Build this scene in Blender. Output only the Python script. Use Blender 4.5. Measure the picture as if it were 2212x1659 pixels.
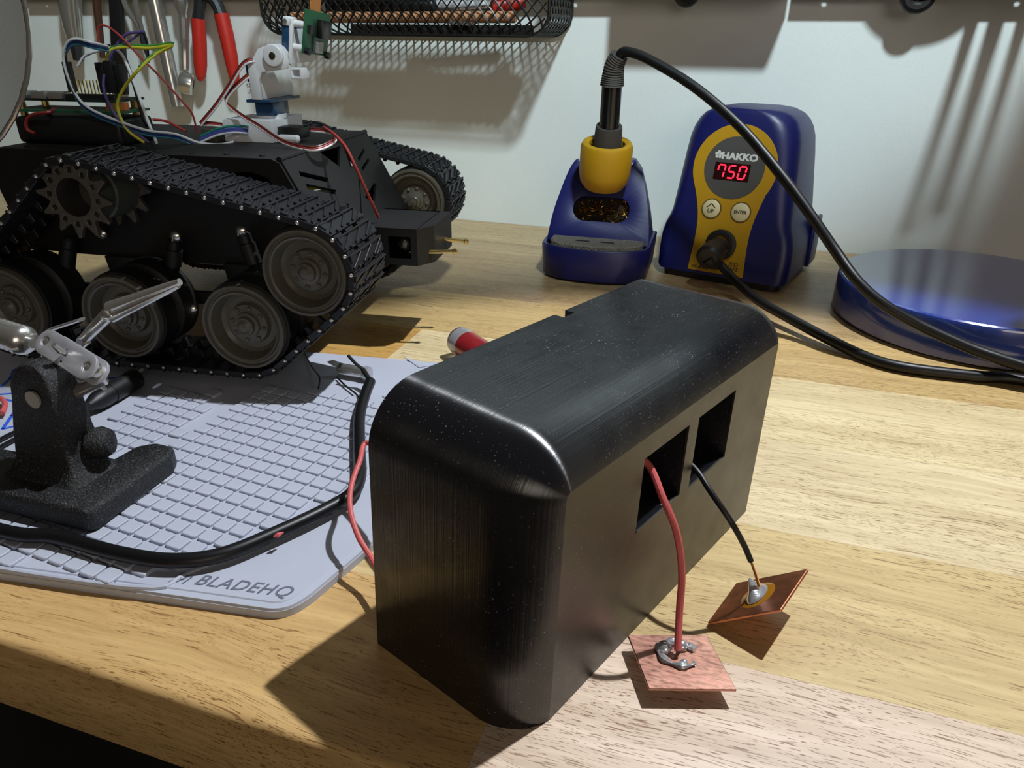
import bpy, bmesh, math, random
from mathutils import Vector, Matrix, noise

for _o in list(bpy.data.objects):
    bpy.data.objects.remove(_o)
SC = bpy.context.scene
COL = SC.collection
CM = 0.01          # everything below is written in centimetres
TOP = 92.0         # height of the bench top above the floor
PI = math.pi
R_ = math.radians
random.seed(7)

# ------------------------------------------------------------------ camera
cam = bpy.data.cameras.new('camera')
cam.sensor_width = 36.0
cam.lens = 36.0 * 1572.0 / 2212.0
cam.clip_start = 0.01
cam.clip_end = 30
cam_o = bpy.data.objects.new('camera', cam)
COL.objects.link(cam_o)
cam_o.matrix_world = Matrix(((0.94876276, -0.14435556, 0.28108840, 0.0),
                             (0.31588062, 0.40995576, -0.85566098, 0.0),
                             (0.00828561, 0.90060965, 0.43454989, (TOP + 18.0) * CM),
                             (0, 0, 0, 1)))
SC.camera = cam_o

# ------------------------------------------------------------------ light
SC.view_settings.view_transform = 'Standard'
SC.view_settings.look = 'None'
SC.view_settings.exposure = 0.0
SC.view_settings.gamma = 1.0
SC.view_settings.use_curve_mapping = False
world = bpy.data.worlds.new('room_light')
SC.world = world
world.use_nodes = True
_bg = world.node_tree.nodes['Background']
_bg.inputs[0].default_value = (1.0, 0.86, 0.70, 1)
_bg.inputs[1].default_value = 0.045


def spot(name, loc, aim, power, size, angle, blend, color, sx=1.0, sy=1.0, roll=0.0):
    l = bpy.data.lights.new(name, 'SPOT')
    l.energy = power
    l.shadow_soft_size = size * CM
    l.spot_size = R_(angle)
    l.spot_blend = blend
    l.color = color
    o = bpy.data.objects.new(name, l)
    COL.objects.link(o)
    p = Vector((loc[0], loc[1], loc[2] + TOP)) * CM
    q = Vector((aim[0], aim[1], aim[2] + TOP)) * CM
    o.location = p
    o.rotation_euler = ((q - p).to_track_quat('-Z', 'Y').to_matrix() @ Matrix.Rotation(R_(roll), 3, 'Z')).to_euler()
    o.scale = (sx, sy, 1)
    return o


spot('bench_lamp_light', (25, 58, 112), (0, 18, 0), 67, 1.2, 36.5, 0.3, (0.90, 0.95, 1.0))
spot('wall_lamp_light', (18, 2, 96), (-14, 72, 36), 50, 4.0, 42, 0.5, (0.80, 0.97, 1.0), 2.4, 1.0, 7.0)
_al = bpy.data.lights.new('front_fill_light', 'AREA')  # unseen warm fill, added to brighten the fronts of things
_al.shape = 'RECTANGLE'
_al.size, _al.size_y = 1.1, 0.7
_al.energy = 7.0
_al.color = (1.0, 0.88, 0.74)
_ao = bpy.data.objects.new('front_fill_light', _al)
COL.objects.link(_ao)
_ao.location = (0.95, -1.6, (TOP + 66) * CM)
_ao.rotation_euler = (Vector((-.15, .35, TOP * CM)) - _ao.location).to_track_quat('-Z', 'Y').to_euler()

# ------------------------------------------------------------------ helpers


def lin(c):
    out = []
    for x in c[:3]:
        x = x / 255.0
        out.append(x / 12.92 if x <= 0.04045 else ((x + 0.055) / 1.055) ** 2.4)
    return tuple(out) + (1.0,)


class NT:
    """small helper around a material's node tree"""

    def __init__(self, name):
        self.m = bpy.data.materials.new(name)
        self.m.use_nodes = True
        self.t = self.m.node_tree
        self.b = self.t.nodes['Principled BSDF']

    def n(self, kind, **kw):
        nd = self.t.nodes.new(kind)
        for k, v in kw.items():
            if k.startswith('i_'):
                key = k[2:]
                key = int(key) if key.isdigit() else key.replace('_', ' ')
                nd.inputs[key].default_value = v
            else:
                setattr(nd, k, v)
        return nd

    def l(self, a, b):
        self.t.links.new(a, b)

    def coords(self, scale=(1, 1, 1), kind='Object', loc=(0, 0, 0)):
        tc = self.n('ShaderNodeTexCoord')
        mp = self.n('ShaderNodeMapping')
        mp.inputs['Scale'].default_value = scale
        mp.inputs['Location'].default_value = loc
        self.l(tc.outputs[kind], mp.inputs[0])
        return mp.outputs[0]

    def noise(self, vec, scale=1.0, detail=4.0, rough=0.55):
        nd = self.n('ShaderNodeTexNoise')
        nd.inputs['Scale'].default_value = scale
        nd.inputs['Detail'].default_value = detail
        nd.inputs['Roughness'].default_value = rough
        self.l(vec, nd.inputs['Vector'])
        return nd.outputs['Fac']

    def ramp(self, fac, stops):
        r = self.n('ShaderNodeValToRGB')
        el = r.color_ramp.elements
        while len(el) < len(stops):
            el.new(0.5)
        for e, (p, c) in zip(el, stops):
            e.position = p
            e.color = c if len(c) == 4 else tuple(c) + (1,)
        self.l(fac, r.inputs[0])
        return r.outputs[0]

    def mix(self, fac, a, b, mode='MIX'):
        x = self.n('ShaderNodeMix', data_type='RGBA', blend_type=mode)
        for s, v in ((0, fac), (6, a), (7, b)):
            if hasattr(v, 'is_output'):
                self.l(v, x.inputs[s])
            else:
                x.inputs[s].default_value = v
        return x.outputs[2]

    def bump(self, h, strength, dist=0.0005):
        bp = self.n('ShaderNodeBump')
        bp.inputs['Strength'].default_value = strength
        bp.inputs['Distance'].default_value = dist
        self.l(h, bp.inputs['Height'])
        self.l(bp.outputs[0], self.b.inputs['Normal'])

    def set(self, **kw):
        for k, v in kw.items():
            self.b.inputs[k.replace('_', ' ')].default_value = v
        return self


W4 = (1, 1, 1, 1)
K4 = (0, 0, 0, 1)
_cache = {}


def M(name, rgb, rough=0.5, metal=0.0, spec=0.5, bump=None, var=0.0, coat=0.0, vscale=300.0, emit=None):
    """plain procedural material: colour with a faint mottling, optional noise relief"""
    if name in _cache:
        return _cache[name]
    t = NT(name)
    t.set(Roughness=rough, Metallic=metal, Specular_IOR_Level=spec, Coat_Weight=coat)
    c = lin(rgb)
    v = t.coords()
    if var:
        lo = tuple(x * (1 - var) for x in c[:3]) + (1,)
        hi = tuple(min(1, x * (1 + var)) for x in c[:3]) + (1,)
        t.l(t.ramp(t.noise(v, vscale), [(0.3, lo), (0.7, hi)]), t.b.inputs['Base Color'])
    else:
        t.b.inputs['Base Color'].default_value = c
    if bump:
        t.bump(t.noise(v, bump[0], 3), bump[1], bump[2] if len(bump) > 2 else 0.0004)
    if emit:
        t.b.inputs['Emission Color'].default_value = lin(emit[0])
        t.b.inputs['Emission Strength'].default_value = emit[1]
    _cache[name] = t.m
    return t.m


XF = {}   # matrix (in cm) of every root and part, kept by object name


def xf(o):
    return XF.get(o.name, Matrix.Identity(4))


def tag(o, label=None, cat=None, group=None, kind=None):
    if label:
        o['label'] = label
    if cat:
        o['category'] = cat
    if group:
        o['group'] = group
    if kind:
        o['kind'] = kind
    return o


def thing(name, label, cat, loc=(0, 0, 0), rotz=0.0, group=None):
    o = bpy.data.objects.new(name, None)
    COL.objects.link(o)
    o.empty_display_size = 0.01
    o.location = Vector((loc[0], loc[1], loc[2] + TOP)) * CM
    o.rotation_euler = (0, 0, rotz)
    XF[o.name] = Matrix.Translation(Vector(loc)) @ Matrix.Rotation(rotz, 4, 'Z')
    return tag(o, label, cat, group)


def sub(name, parent, mat4=None, label=None):
    """an empty part that holds its own pieces; mat4 is local to the parent, in cm"""
    o = bpy.data.objects.new(name, None)
    COL.objects.link(o)
    o.empty_display_size = 0.01
    o.parent = parent
    m = mat4 or Matrix.Identity(4)
    XF[o.name] = xf(parent) @ m
    mm = m.copy()
    mm.translation = mm.translation * CM
    o.matrix_local = mm
    if label:
        o['label'] = label
    return o


def spl(pts, k=6, closed=False):
    """Catmull-Rom through the points"""
    P = [Vector(p) for p in pts]
    n = len(P)
    out = []
    rng = n if closed else n - 1
    for i in range(rng):
        if closed:
            a, b, c, d = P[(i - 1) % n], P[i], P[(i + 1) % n], P[(i + 2) % n]
        else:
            b, c = P[i], P[i + 1]
            a = P[i - 1] if i else b + (b - c)
            d = P[i + 2] if i + 2 < n else c + (c - b)
        for j in range(k):
            t = j / k
            out.append(0.5 * ((2 * b) + (c - a) * t + (2 * a - 5 * b + 4 * c - d) * t * t + (3 * b - a - 3 * c + d) * t ** 3))
    if not closed:
        out.append(P[-1])
    return out


def rrect(x0, x1, y0, y1, r, k=5):
    """rounded rectangle, r a number or four radii (lower left, lower right, upper right, upper left)"""
    rs = (r,) * 4 if not isinstance(r, (tuple, list)) else r
    out = []
    for (cx, cy, a0, q) in ((x0, y0, 180, 0), (x1, y0, 270, 1), (x1, y1, 0, 2), (x0, y1, 90, 3)):
        rr = rs[q]
        ox = cx + (rr if q in (0, 3) else -rr)
        oy = cy + (rr if q in (0, 1) else -rr)
        if rr <= 0:
            out.append((cx, cy))
            continue
        for j in range(k + 1):
            a = R_(a0 + 90.0 * j / k)
            out.append((ox + rr * math.cos(a), oy + rr * math.sin(a)))
    return out


def circ(cx, cy, r, n=24, a0=0.0):
    return [(cx + r * math.cos(a0 + 2 * PI * i / n), cy + r * math.sin(a0 + 2 * PI * i / n)) for i in range(n)]


def frame(o, x, y, z):
    """4x4 with origin o and axes x, y, z"""
    m = Matrix.Identity(4)
    for i, a in enumerate((x, y, z)):
        a = Vector(a).normalized()
        for j in range(3):
            m[j][i] = a[j]
    m.translation = Vector(o)
    return m


def along(o, d, up=(0, 0, 1)):
    """frame whose z axis runs along d"""
    z = Vector(d).normalized()
    u = Vector(up)
    if abs(z.dot(u)) > 0.97:
        u = Vector((0, 1, 0))
    x = u.cross(z).normalized()
    return frame(o, x, z.cross(x), z)


I4 = Matrix.Identity(4)


class MB:
    def __init__(self):
        self.v = []
        self.f = []

    def add(self, vs, fs, m=None):
        k = len(self.v)
        self.v += [(m @ Vector(p)) if m else Vector(p) for p in vs]
        self.f += [tuple(i + k for i in q) for q in fs]
        return self

    def box(self, a, b, m=None):
        (x0, y0, z0), (x1, y1, z1) = a, b
        return self.add([(x0, y0, z0), (x1, y0, z0), (x1, y1, z0), (x0, y1, z0), (x0, y0, z1), (x1, y0, z1), (x1, y1, z1), (x0, y1, z1)],
                        [(0, 3, 2, 1), (4, 5, 6, 7), (0, 1, 5, 4), (1, 2, 6, 5), (2, 3, 7, 6), (3, 0, 4, 7)], m)

    def prism(self, poly, h0, h1, m=None):
        n = len(poly)
        vs = [(p[0], p[1], h0) for p in poly] + [(p[0], p[1], h1) for p in poly]
        fs = [tuple(range(n - 1, -1, -1)), tuple(range(n, 2 * n))]
        fs += [(i, (i + 1) % n, n + (i + 1) % n, n + i) for i in range(n)]
        return self.add(vs, fs, m)

    def loft(self, rings, m=None, cap0=True, cap1=True, closed=True):
        n = len(rings[0])
        vs = [p for r in rings for p in r]
        fs = []
        for j in range(len(rings) - 1):
            for i in range(n if closed else n - 1):
                a, b = j * n + i, j * n + (i + 1) % n
                fs.append((a, b, b + n, a + n))
        if cap0:
            fs.append(tuple(range(n - 1, -1, -1)))
        if cap1:
            fs.append(tuple(range((len(rings) - 1) * n, len(rings) * n)))
        return self.add(vs, fs, m)

    def plate(self, outer, holes, h0, h1, m=None):
        """flat plate with real holes, between h0 and h1"""
        bm = bmesh.new()
        loops = []
        for lp in [outer] + list(holes):
            vs = [bm.verts.new((p[0], p[1], 0)) for p in lp]
            for i in range(len(vs)):
                bm.edges.new((vs[i], vs[(i + 1) % len(vs)]))
            loops.append(len(vs))
        bmesh.ops.triangle_fill(bm, use_beauty=True, use_dissolve=False, edges=bm.edges[:], normal=(0, 0, 1))
        bm.verts.index_update()
        pts = [tuple(v.co) for v in bm.verts]
        tris = [tuple(v.index for v in f.verts) for f in bm.faces]
        bm.free()
        n = len(pts)
        vs = [(p[0], p[1], h0) for p in pts] + [(p[0], p[1], h1) for p in pts]
        fs = [tuple(reversed(t)) for t in tris] + [tuple(i + n for i in t) for t in tris]
        k = 0
        for ln in loops:
            for i in range(ln):
                a, b = k + i, k + (i + 1) % ln
                fs.append((a, b, b + n, a + n))
            k += ln
        return self.add(vs, fs, m)

    def tube(self, pts, r, n=8, m=None, caps=True, closed=False):
        P = [Vector(p) for p in pts]
        rs = r if isinstance(r, (list, tuple)) else [r] * len(P)
        rings = []
        up = None
        for i, p in enumerate(P):
            if closed:
                d = P[(i + 1) % len(P)] - P[i - 1]
            else:
                d = P[min(i + 1, len(P) - 1)] - P[max(i - 1, 0)]
            if d.length < 1e-9:
                d = Vector((0, 0, 1))
            d.normalize()
            if up is None:
                up = Vector((0, 0, 1)) if abs(d.z) < 0.9 else Vector((1, 0, 0))
            x = up - d * up.dot(d)
            x.normalize()
            up = x
            y = d.cross(x)
            rings.append([p + (x * math.cos(2 * PI * j / n) + y * math.sin(2 * PI * j / n)) * rs[i] for j in range(n)])
        if closed:
            rings.append(rings[0])
        return self.loft(rings, m, caps and not closed, caps and not closed)

    def lathe(self, prof, n=24, m=None, cap0=True, cap1=True):
        rings = [[(r * math.cos(2 * PI * j / n), r * math.sin(2 * PI * j / n), h) for j in range(n)] for r, h in prof]
        return self.loft(rings, m, cap0, cap1)

    def ball(self, c, r, n=10, k=6, m=None):
        prof = [(max(r * math.sin(PI * i / k), r * 0.02), -r * math.cos(PI * i / k)) for i in range(k + 1)]
        return self.lathe(prof, n, (m or I4) @ Matrix.Translation(Vector(c)))

    def build(self, name, mat, parent=None, bevel=0.0, smooth=35.0, world=False, color=None, segs=2, label=None, mesh_only=False):
        """link the collected shapes as ONE mesh object; coordinates are local to the parent unless world is set"""
        vs = [Vector(p) for p in self.v]
        loc = Vector((0, 0, 0))
        if parent is not None:
            if world:
                inv = xf(parent).inverted()
                vs = [inv @ p for p in vs]
        elif not mesh_only:
            lo = [min(p[i] for p in vs) for i in range(3)]
            hi = [max(p[i] for p in vs) for i in range(3)]
            loc = Vector(((lo[0] + hi[0]) / 2, (lo[1] + hi[1]) / 2, lo[2]))
            vs = [p - loc for p in vs]
        me = bpy.data.meshes.new(name)
        me.from_pydata([tuple(p * CM) for p in vs], [], self.f)
        bm = bmesh.new()
        bm.from_mesh(me)
        bmesh.ops.recalc_face_normals(bm, faces=bm.faces)
        if bevel:
            es = [e for e in bm.edges if len(e.link_faces) == 2 and e.calc_face_angle(0) > R_(40)]
            bmesh.ops.bevel(bm, geom=es, offset=bevel * CM, segments=segs, affect='EDGES', profile=0.5, clamp_overlap=True)
        bm.to_mesh(me)
        bm.free()
        if smooth:
            me.shade_smooth()
            me.set_sharp_from_angle(angle=R_(smooth))
        me.materials.append(mat)
        if mesh_only:
            return me
        o = bpy.data.objects.new(name, me)
        COL.objects.link(o)
        if parent is not None:
            o.parent = parent
            XF[o.name] = xf(parent).copy()
        else:
            o.location = (loc + Vector((0, 0, TOP))) * CM
            XF[o.name] = Matrix.Translation(loc)
        if color:
            o.color = lin(color)
        if label:
            o['label'] = label
        return o


def inst(name, me, parent, m, label=None):
    """another object that shares a mesh; m is local to the parent, in cm"""
    o = bpy.data.objects.new(name, me)
    COL.objects.link(o)
    o.parent = parent
    mm = m.copy()
    mm.translation = mm.translation * CM
    o.matrix_local = mm
    XF[o.name] = xf(parent) @ m
    return o


def text(name, s, size, m, mat, parent, h=0.02, shear=0.0, space=1.0, thick=0.0, sx=1.0):
    cu = bpy.data.curves.new(name, 'FONT')
    cu.body = s
    cu.size = size * CM
    cu.align_x = 'CENTER'
    cu.align_y = 'CENTER'
    cu.shear = shear
    cu.space_character = space
    cu.extrude = h * CM
    cu.offset = thick * CM
    tmp = bpy.data.objects.new(name, cu)
    COL.objects.link(tmp)
    bpy.context.view_layer.update()
    me = bpy.data.meshes.new_from_object(tmp.evaluated_get(bpy.context.evaluated_depsgraph_get()))
    bpy.data.objects.remove(tmp)
    bpy.data.curves.remove(cu)
    mm = m @ Matrix.Diagonal((sx, 1, 1, 1))
    mm = mm.copy()
    mm.translation = mm.translation * CM
    me.transform(mm)
    me.materials.clear()
    me.materials.append(mat)
    me.name = name
    o = bpy.data.objects.new(name, me)
    COL.objects.link(o)
    o.parent = parent
    XF[o.name] = xf(parent).copy()
    return o


# ------------------------------------------------------------------ materials
def wood():
    t = NT('rubberwood')
    tc = t.n('ShaderNodeTexCoord')
    oi = t.n('ShaderNodeObjectInfo')
    sh = t.n('ShaderNodeVectorMath', operation='MULTIPLY_ADD')
    t.l(oi.outputs['Random'], sh.inputs[0])
    sh.inputs[1].default_value = (3.1, 1.7, 2.3)
    t.l(tc.outputs['Object'], sh.inputs[2])

    def mp(s):
        q = t.n('ShaderNodeMapping')
        q.inputs['Scale'].default_value = s
        t.l(sh.outputs[0], q.inputs[0])
        return q.outputs[0]
    warp = t.n('ShaderNodeVectorMath', operation='MULTIPLY_ADD')
    nz = t.n('ShaderNodeTexNoise')
    nz.inputs['Scale'].default_value = 9.0
    t.l(mp((1, 2.2, 2.2)), nz.inputs['Vector'])
    t.l(nz.outputs['Color'], warp.inputs[0])
    warp.inputs[1].default_value = (0.0, 0.02, 0.02)
    t.l(sh.outputs[0], warp.inputs[2])

    def mw(s):
        q = t.n('ShaderNodeMapping')
        q.inputs['Scale'].default_value = s
        t.l(warp.outputs[0], q.inputs[0])
        return q.outputs[0]
    base = oi.outputs['Color']
    band = t.ramp(t.noise(mw((3.0, 75, 75)), 1.0, 3), [(0.25, (0.80, 0.75, 0.68)), (0.75, (1.12, 1.12, 1.12))])
    c = t.mix(1.0, base, band, 'MULTIPLY')
    fine = t.ramp(t.noise(mw((14, 480, 480)), 1.0, 3), [(0.3, (0.86, 0.83, 0.79)), (0.7, (1.07, 1.07, 1.07))])
    c = t.mix(1.0, c, fine, 'MULTIPLY')
    fl = t.ramp(t.noise(mw((135, 2700, 2700)), 1.0, 1.0, 0.5), [(0.615, K4), (0.66, W4)])
    fm = t.ramp(t.noise(mw((4, 26, 26)), 1.0, 2), [(0.32, K4), (0.58, W4)])
    fk = t.mix(1.0, fl, fm, 'MULTIPLY')
    lines = t.ramp(t.noise(mw((22, 1500, 1500)), 1.0, 0.5), [(0.685, K4), (0.72, W4)])
    fk = t.mix(1.0, fk, t.mix(0.7, K4, lines), 'ADD')
    c = t.mix(fk, c, t.mix(1.0, c, (0.36, 0.25, 0.17, 1), 'MULTIPLY'))
    t.l(c, t.b.inputs['Base Color'])
    t.set(Roughness=0.38, Specular_IOR_Level=0.45)
    t.bump(fk, -0.25, 0.0002)
    return t.m


def printed(name='black_printed_plastic', base=(18, 18, 23), rough=0.27, aniso=1.0, rl=0.85):
    """black print, layers stacked along local y of the housing"""
    t = NT(name)
    coarse = t.noise(t.coords((3, 1300, 3)), 1.0, 2)
    dust = t.ramp(t.noise(t.coords((1700, 1400, 1700)), 1.0, 1.0), [(0.70, K4), (0.76, W4)])
    patch = t.ramp(t.noise(t.coords((40, 40, 40)), 1.0, 2), [(0.35, K4), (0.7, W4)])
    dm = t.mix(1.0, dust, patch, 'MULTIPLY')
    t.l(t.mix(dm, lin(base), lin((150, 150, 160))), t.b.inputs['Base Color'])
    t.l(t.ramp(t.noise(t.coords((90, 90, 90)), 1.0, 3), [(0.3, (rough - .04,) * 3), (0.7, (rough + .06,) * 3)]), t.b.inputs['Roughness'])
    t.set(Specular_IOR_Level=rl, Anisotropic=aniso, Anisotropic_Rotation=0.25)
    ge = t.n('ShaderNodeNewGeometry')
    cr = t.n('ShaderNodeVectorMath', operation='CROSS_PRODUCT')
    t.l(ge.outputs['Normal'], cr.inputs[0])
    cr.inputs[1].default_value = (-0.929, 0.370, 0.0)
    t.l(cr.outputs[0], t.b.inputs['Tangent'])
    t.bump(coarse, 0.7, 0.0002)
    return t.m


def wall_paint():
    t = NT('white_wall_paint')
    v = t.coords()
    t.l(t.ramp(t.noise(v, 6, 4), [(0.3, lin((222, 227, 227))), (0.7, lin((232, 236, 236)))]), t.b.inputs['Base Color'])
    t.set(Roughness=0.6, Specular_IOR_Level=0.3)
    t.bump(t.noise(v, 900, 4), 0.25, 0.0004)
    return t.m


def cast_iron():
    t = NT('black_cast_iron')
    v = t.coords()
    sp = t.ramp(t.noise(v, 1500, 2), [(0.56, lin((17, 17, 18))), (0.74, lin((95, 96, 100)))])
    t.l(sp, t.b.inputs['Base Color'])
    t.set(Roughness=0.42, Specular_IOR_Level=0.5)
    t.bump(t.noise(v, 1100, 4, 0.65), 0.9, 0.0007)
    return t.m


def copper():
    t = NT('scratched_copper')
    sc = t.noise(t.coords((200, 3000, 200)), 1.0, 2)
    t.l(t.ramp(t.noise(t.coords(), 90, 3), [(0.3, lin((172, 124, 108))), (0.7, lin((196, 148, 130)))]), t.b.inputs['Base Color'])
    t.set(Metallic=1.0)
    t.l(t.ramp(t.noise(t.coords((300, 900, 300)), 1.0, 3), [(0.3, (0.28,) * 3), (0.7, (0.52,) * 3)]), t.b.inputs['Roughness'])
    t.bump(sc, 0.4, 0.00006)
    return t.m


def glass():
    t = NT('clear_glass')
    t.set(Roughness=0.0, IOR=1.5, Transmission_Weight=1.0)
    t.b.inputs['Base Color'].default_value = W4
    return t.m


WOOD = wood()
PRINT = printed()
PRINTF = printed('black_bed_face_bench_lit', (56, 52, 47), 0.36, 0.0, 0.6)  # print-bed face; base lightened brown to paint in light off the bench
IRON = cast_iron()
COPPER = copper()
GLASS = glass()
BLKPL = M('black_plastic', (22, 22, 24), 0.45, bump=(700, 0.15))
HULL = M('black_powder_coat', (19, 19, 20), 0.55, bump=(1400, 0.3, 0.0002))
RUBBER = M('black_rubber', (20, 20, 22), 0.5, bump=(900, 0.3))
TRACK = M('track_plastic', (26, 26, 31), 0.42, bump=(900, 0.35))
GREYPL = M('grey_wheel_plastic', (92, 88, 77), 0.38, var=0.08)
STEEL = M('dark_steel', (96, 91, 84), 0.42, 0.5, var=0.12)
CHROME = M('chrome', (214, 212, 208), 0.22, 0.88, var=0.05)
NICKEL = M('dull_nickel', (200, 200, 206), 0.36, 0.55, bump=(1300, 0.25, 0.0002))
SOLDER = M('bright_solder', (222, 224, 228), 0.22, 0.75, bump=(420, 0.5))
WHITEPL = M('white_plastic', (226, 226, 232), 0.45, bump=(900, 0.1))
BLUESERVO = M('blue_servo_plastic', (34, 66, 100), 0.22)
REDINS = M('red_insulation', (204, 92, 92), 0.45)
REDRUB = M('red_handle_rubber', (188, 40, 30), 0.45, var=0.08)
BLKINS = M('black_insulation', (14, 14, 16), 0.4, spec=.4)
BRASS = M('brass', (214, 188, 118), 0.25, 1.0)
HBLUE = M('blue_abs', (19, 24, 88), 0.38, bump=(1500, 0.12))
HYEL = M('yellow_abs', (180, 136, 12), 0.5, bump=(1500, 0.12))
DGREY = M('dark_grey_print', (72, 70, 70), 0.55)
LGREY = M('light_grey_print', (205, 205, 205), 0.5)
CREAM = M('cream_button', (214, 200, 160), 0.5)
SILI = M('grey_silicone', (180, 184, 198), 0.55, spec=0.35, var=0.03, vscale=60)
SILI2 = M('grey_silicone_letter_shade', (104, 106, 120), 0.6)  # darker grey stands in for shadow lines along the raised letters
MARKER = M('blue_marker', (40, 92, 214), 0.6)
GPCB = M('green_circuit_board', (38, 92, 62), 0.4, var=0.15)
ORFLEX = M('amber_flex', (196, 120, 40), 0.35)

# ------------------------------------------------------------------ the room
def structure(o, **kw):
    o['kind'] = 'structure'
    for k, v in kw.items():
        o[k] = v
    return o


structure(MB().box((-170, 72.1, -TOP), (150, 84, 130)).build('wall_back', wall_paint(), smooth=0),
          label='white painted wall behind the workbench')
structure(MB().box((-170, -120, -TOP - 6), (150, 72.1, -TOP)).build('floor', M('dark_floor', (30, 31, 34), 0.7, var=0.3, vscale=20), smooth=0),
          label='dark floor below the bench edge')

# ------------------------------------------------------------------ workbench of glued staves
bench = thing('workbench', 'wooden workbench of pale glued staves in front of the white wall', 'workbench', (0, 41.8, -TOP))
ROWS = [11.55, 18.34, 26.06, 33.8, 41.5, 49.2, 57.0, 64.6, 72.05]
JOINT = [[-100, -5.2, 44, 62], [-100, -30, 41.0, 62], [-100, -48, -2, 62], [-100, -20, 34, 62], [-100, -44, 22, 62],
         [-100, -14, 40, 62], [-100, -36, 8, 62], [-100, -9, 30, 62]]
TONE = [[(214, 178, 122), (222, 200, 180), (206, 176, 136)], [(210, 174, 118), (212, 188, 138), (214, 190, 146)],
        [(208, 178, 128), (222, 204, 162), (224, 206, 168)], [(210, 168, 98), (224, 206, 164), (216, 196, 150)],
        [(196, 166, 116), (204, 176, 122), (222, 204, 166)], [(180, 152, 116), (190, 164, 122), (214, 196, 156)],
        [(200, 172, 130), (188, 160, 122), (212, 194, 158)], [(194, 168, 128), (202, 176, 134), (212, 192, 154)]]
for r in range(8):
    for j in range(3):
        x0, x1 = JOINT[r][j], JOINT[r][j + 1]
        if r == 0:      # the front stave has a softly rounded front edge
            prof = [(ROWS[1] - .002, -3.3), (ROWS[1] - .002, 0)] + [(ROWS[0] + .3 - .3 * math.sin(R_(q)), -.3 + .3 * math.cos(R_(q))) for q in range(0, 91, 15)] + [(ROWS[0] + .1 - .1 * math.sin(R_(q)), -3.2 - .1 * math.cos(R_(q))) for q in (90, 45, 0)]
            b = MB().loft([[(x, p[0], p[1]) for p in prof] for x in (x0 + .002, x1 - .002)])
            b.build('stave', WOOD, bench, world=True, color=TONE[r][j], smooth=40)
        else:
            b = MB().box((x0 + .002, ROWS[r] + .002, -3.3), (x1 - .002, ROWS[r + 1] - .002, 0.0))
            b.build('stave', WOOD, bench, bevel=.008, world=True, color=TONE[r][j], segs=1)
for lx in (-66, 50):
    for ly in (16, 64):
        MB().box((lx, ly, -TOP), (lx + 7, ly + 7, -3.3)).build('leg', WOOD, bench, bevel=.2, world=True, color=(180, 150, 100))
MB().box((-66, 62, -13), (57, 65, -3.3)).build('apron', WOOD, bench, bevel=.1, world=True, color=(180, 150, 100))

# ------------------------------------------------------------------ printed black box
boxt = thing('printed_housing', 'black plastic housing with rounded edges and two square windows', 'plastic housing',
             (-9.62, 15.48, 0), R_(68.31))


def lean(p):
    x, y, z = p
    return Vector((x + .045 * z, y, z * (1 - .0012 * x)))


BL_, BD, BH, BR = 16.1, 6.06, 8.98, 1.78


def arch(inset, rad, y, extra=True):
    """bottom-left, up, over the top, down to bottom-right; fixed number of points"""
    x0, x1, z1 = inset, BL_ - inset, BH - inset
    r = max(rad, .16)
    pts = [(x0, 0)]
    for zz in (2, 4, 6):
        pts.append((x0, zz * (z1 - r) / 7.2))
    k = 12
    for j in range(k + 1):
        a = PI - PI / 2 * j / k
        pts.append((x0 + r + r * math.cos(a), z1 - r + r * math.sin(a)))
    for xx in (5, 7, 9.05 - .39, 9.7 - .39, 11, 13):
        pts.append((xx, z1))
    for j in range(k + 1):
        a = PI / 2 - PI / 2 * j / k
        pts.append((x1 - r + r * math.cos(a), z1 - r + r * math.sin(a)))
    for zz in (6, 4, 2):
        pts.append((x1, zz * (z1 - r) / 7.2))
    pts.append((x1, 0))
    return [lean((p[0], -y, p[1])) for p in pts]


rings = []
ys = [0, .42, 1.5, 3.0, BD - BR * math.sin(R_(74))]
for y in ys:
    rings.append(arch(0, BR, y))
for j in range(1, 17):
    a = R_(74.0 * j / 16)
    ins = BR * (1 - math.cos(a))
    rings.append(arch(ins, BR - ins * 1.22, BD - BR * math.sin(R_(74)) + BR * math.sin(a)))
b = MB()
n = len(rings[0])
vs = [p for r_ in rings for p in r_]
fs = []
NI = 4 + 13 + 2            # index of the point where the notch starts
for j in range(len(rings) - 1):
    for i in range(n - 1):
        if j == 0 and i == NI:
            continue
        fs.append((j * n + i, j * n + i + 1, (j + 1) * n + i + 1, (j + 1) * n + i))
b.add(vs, fs)
# front face with the two windows
front = rings[-1]
wins = [(5.18, 7.93, 4.36, 6.97), (8.58, 11.33, 4.28, 6.97)]
fy = -front[0].y
outer = [(p.x, p.z) for p in front]
holes = []
for (x0, x1, z0, z1) in wins:
    hp = [lean((x0, 0, z0)), lean((x1, 0, z0)), lean((x1, 0, z1)), lean((x0, 0, z1))]
    holes.append([(p.x, p.z) for p in hp])
fm = Matrix(((1, 0, 0, 0), (0, 0, 1, 0), (0, 1, 0, 0), (0, 0, 0, 1)))   # (x, z, y) plate to local
MB().plate(outer, holes, -fy, -fy + .07, fm).build('front_face', PRINTF, boxt, smooth=0)
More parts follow.
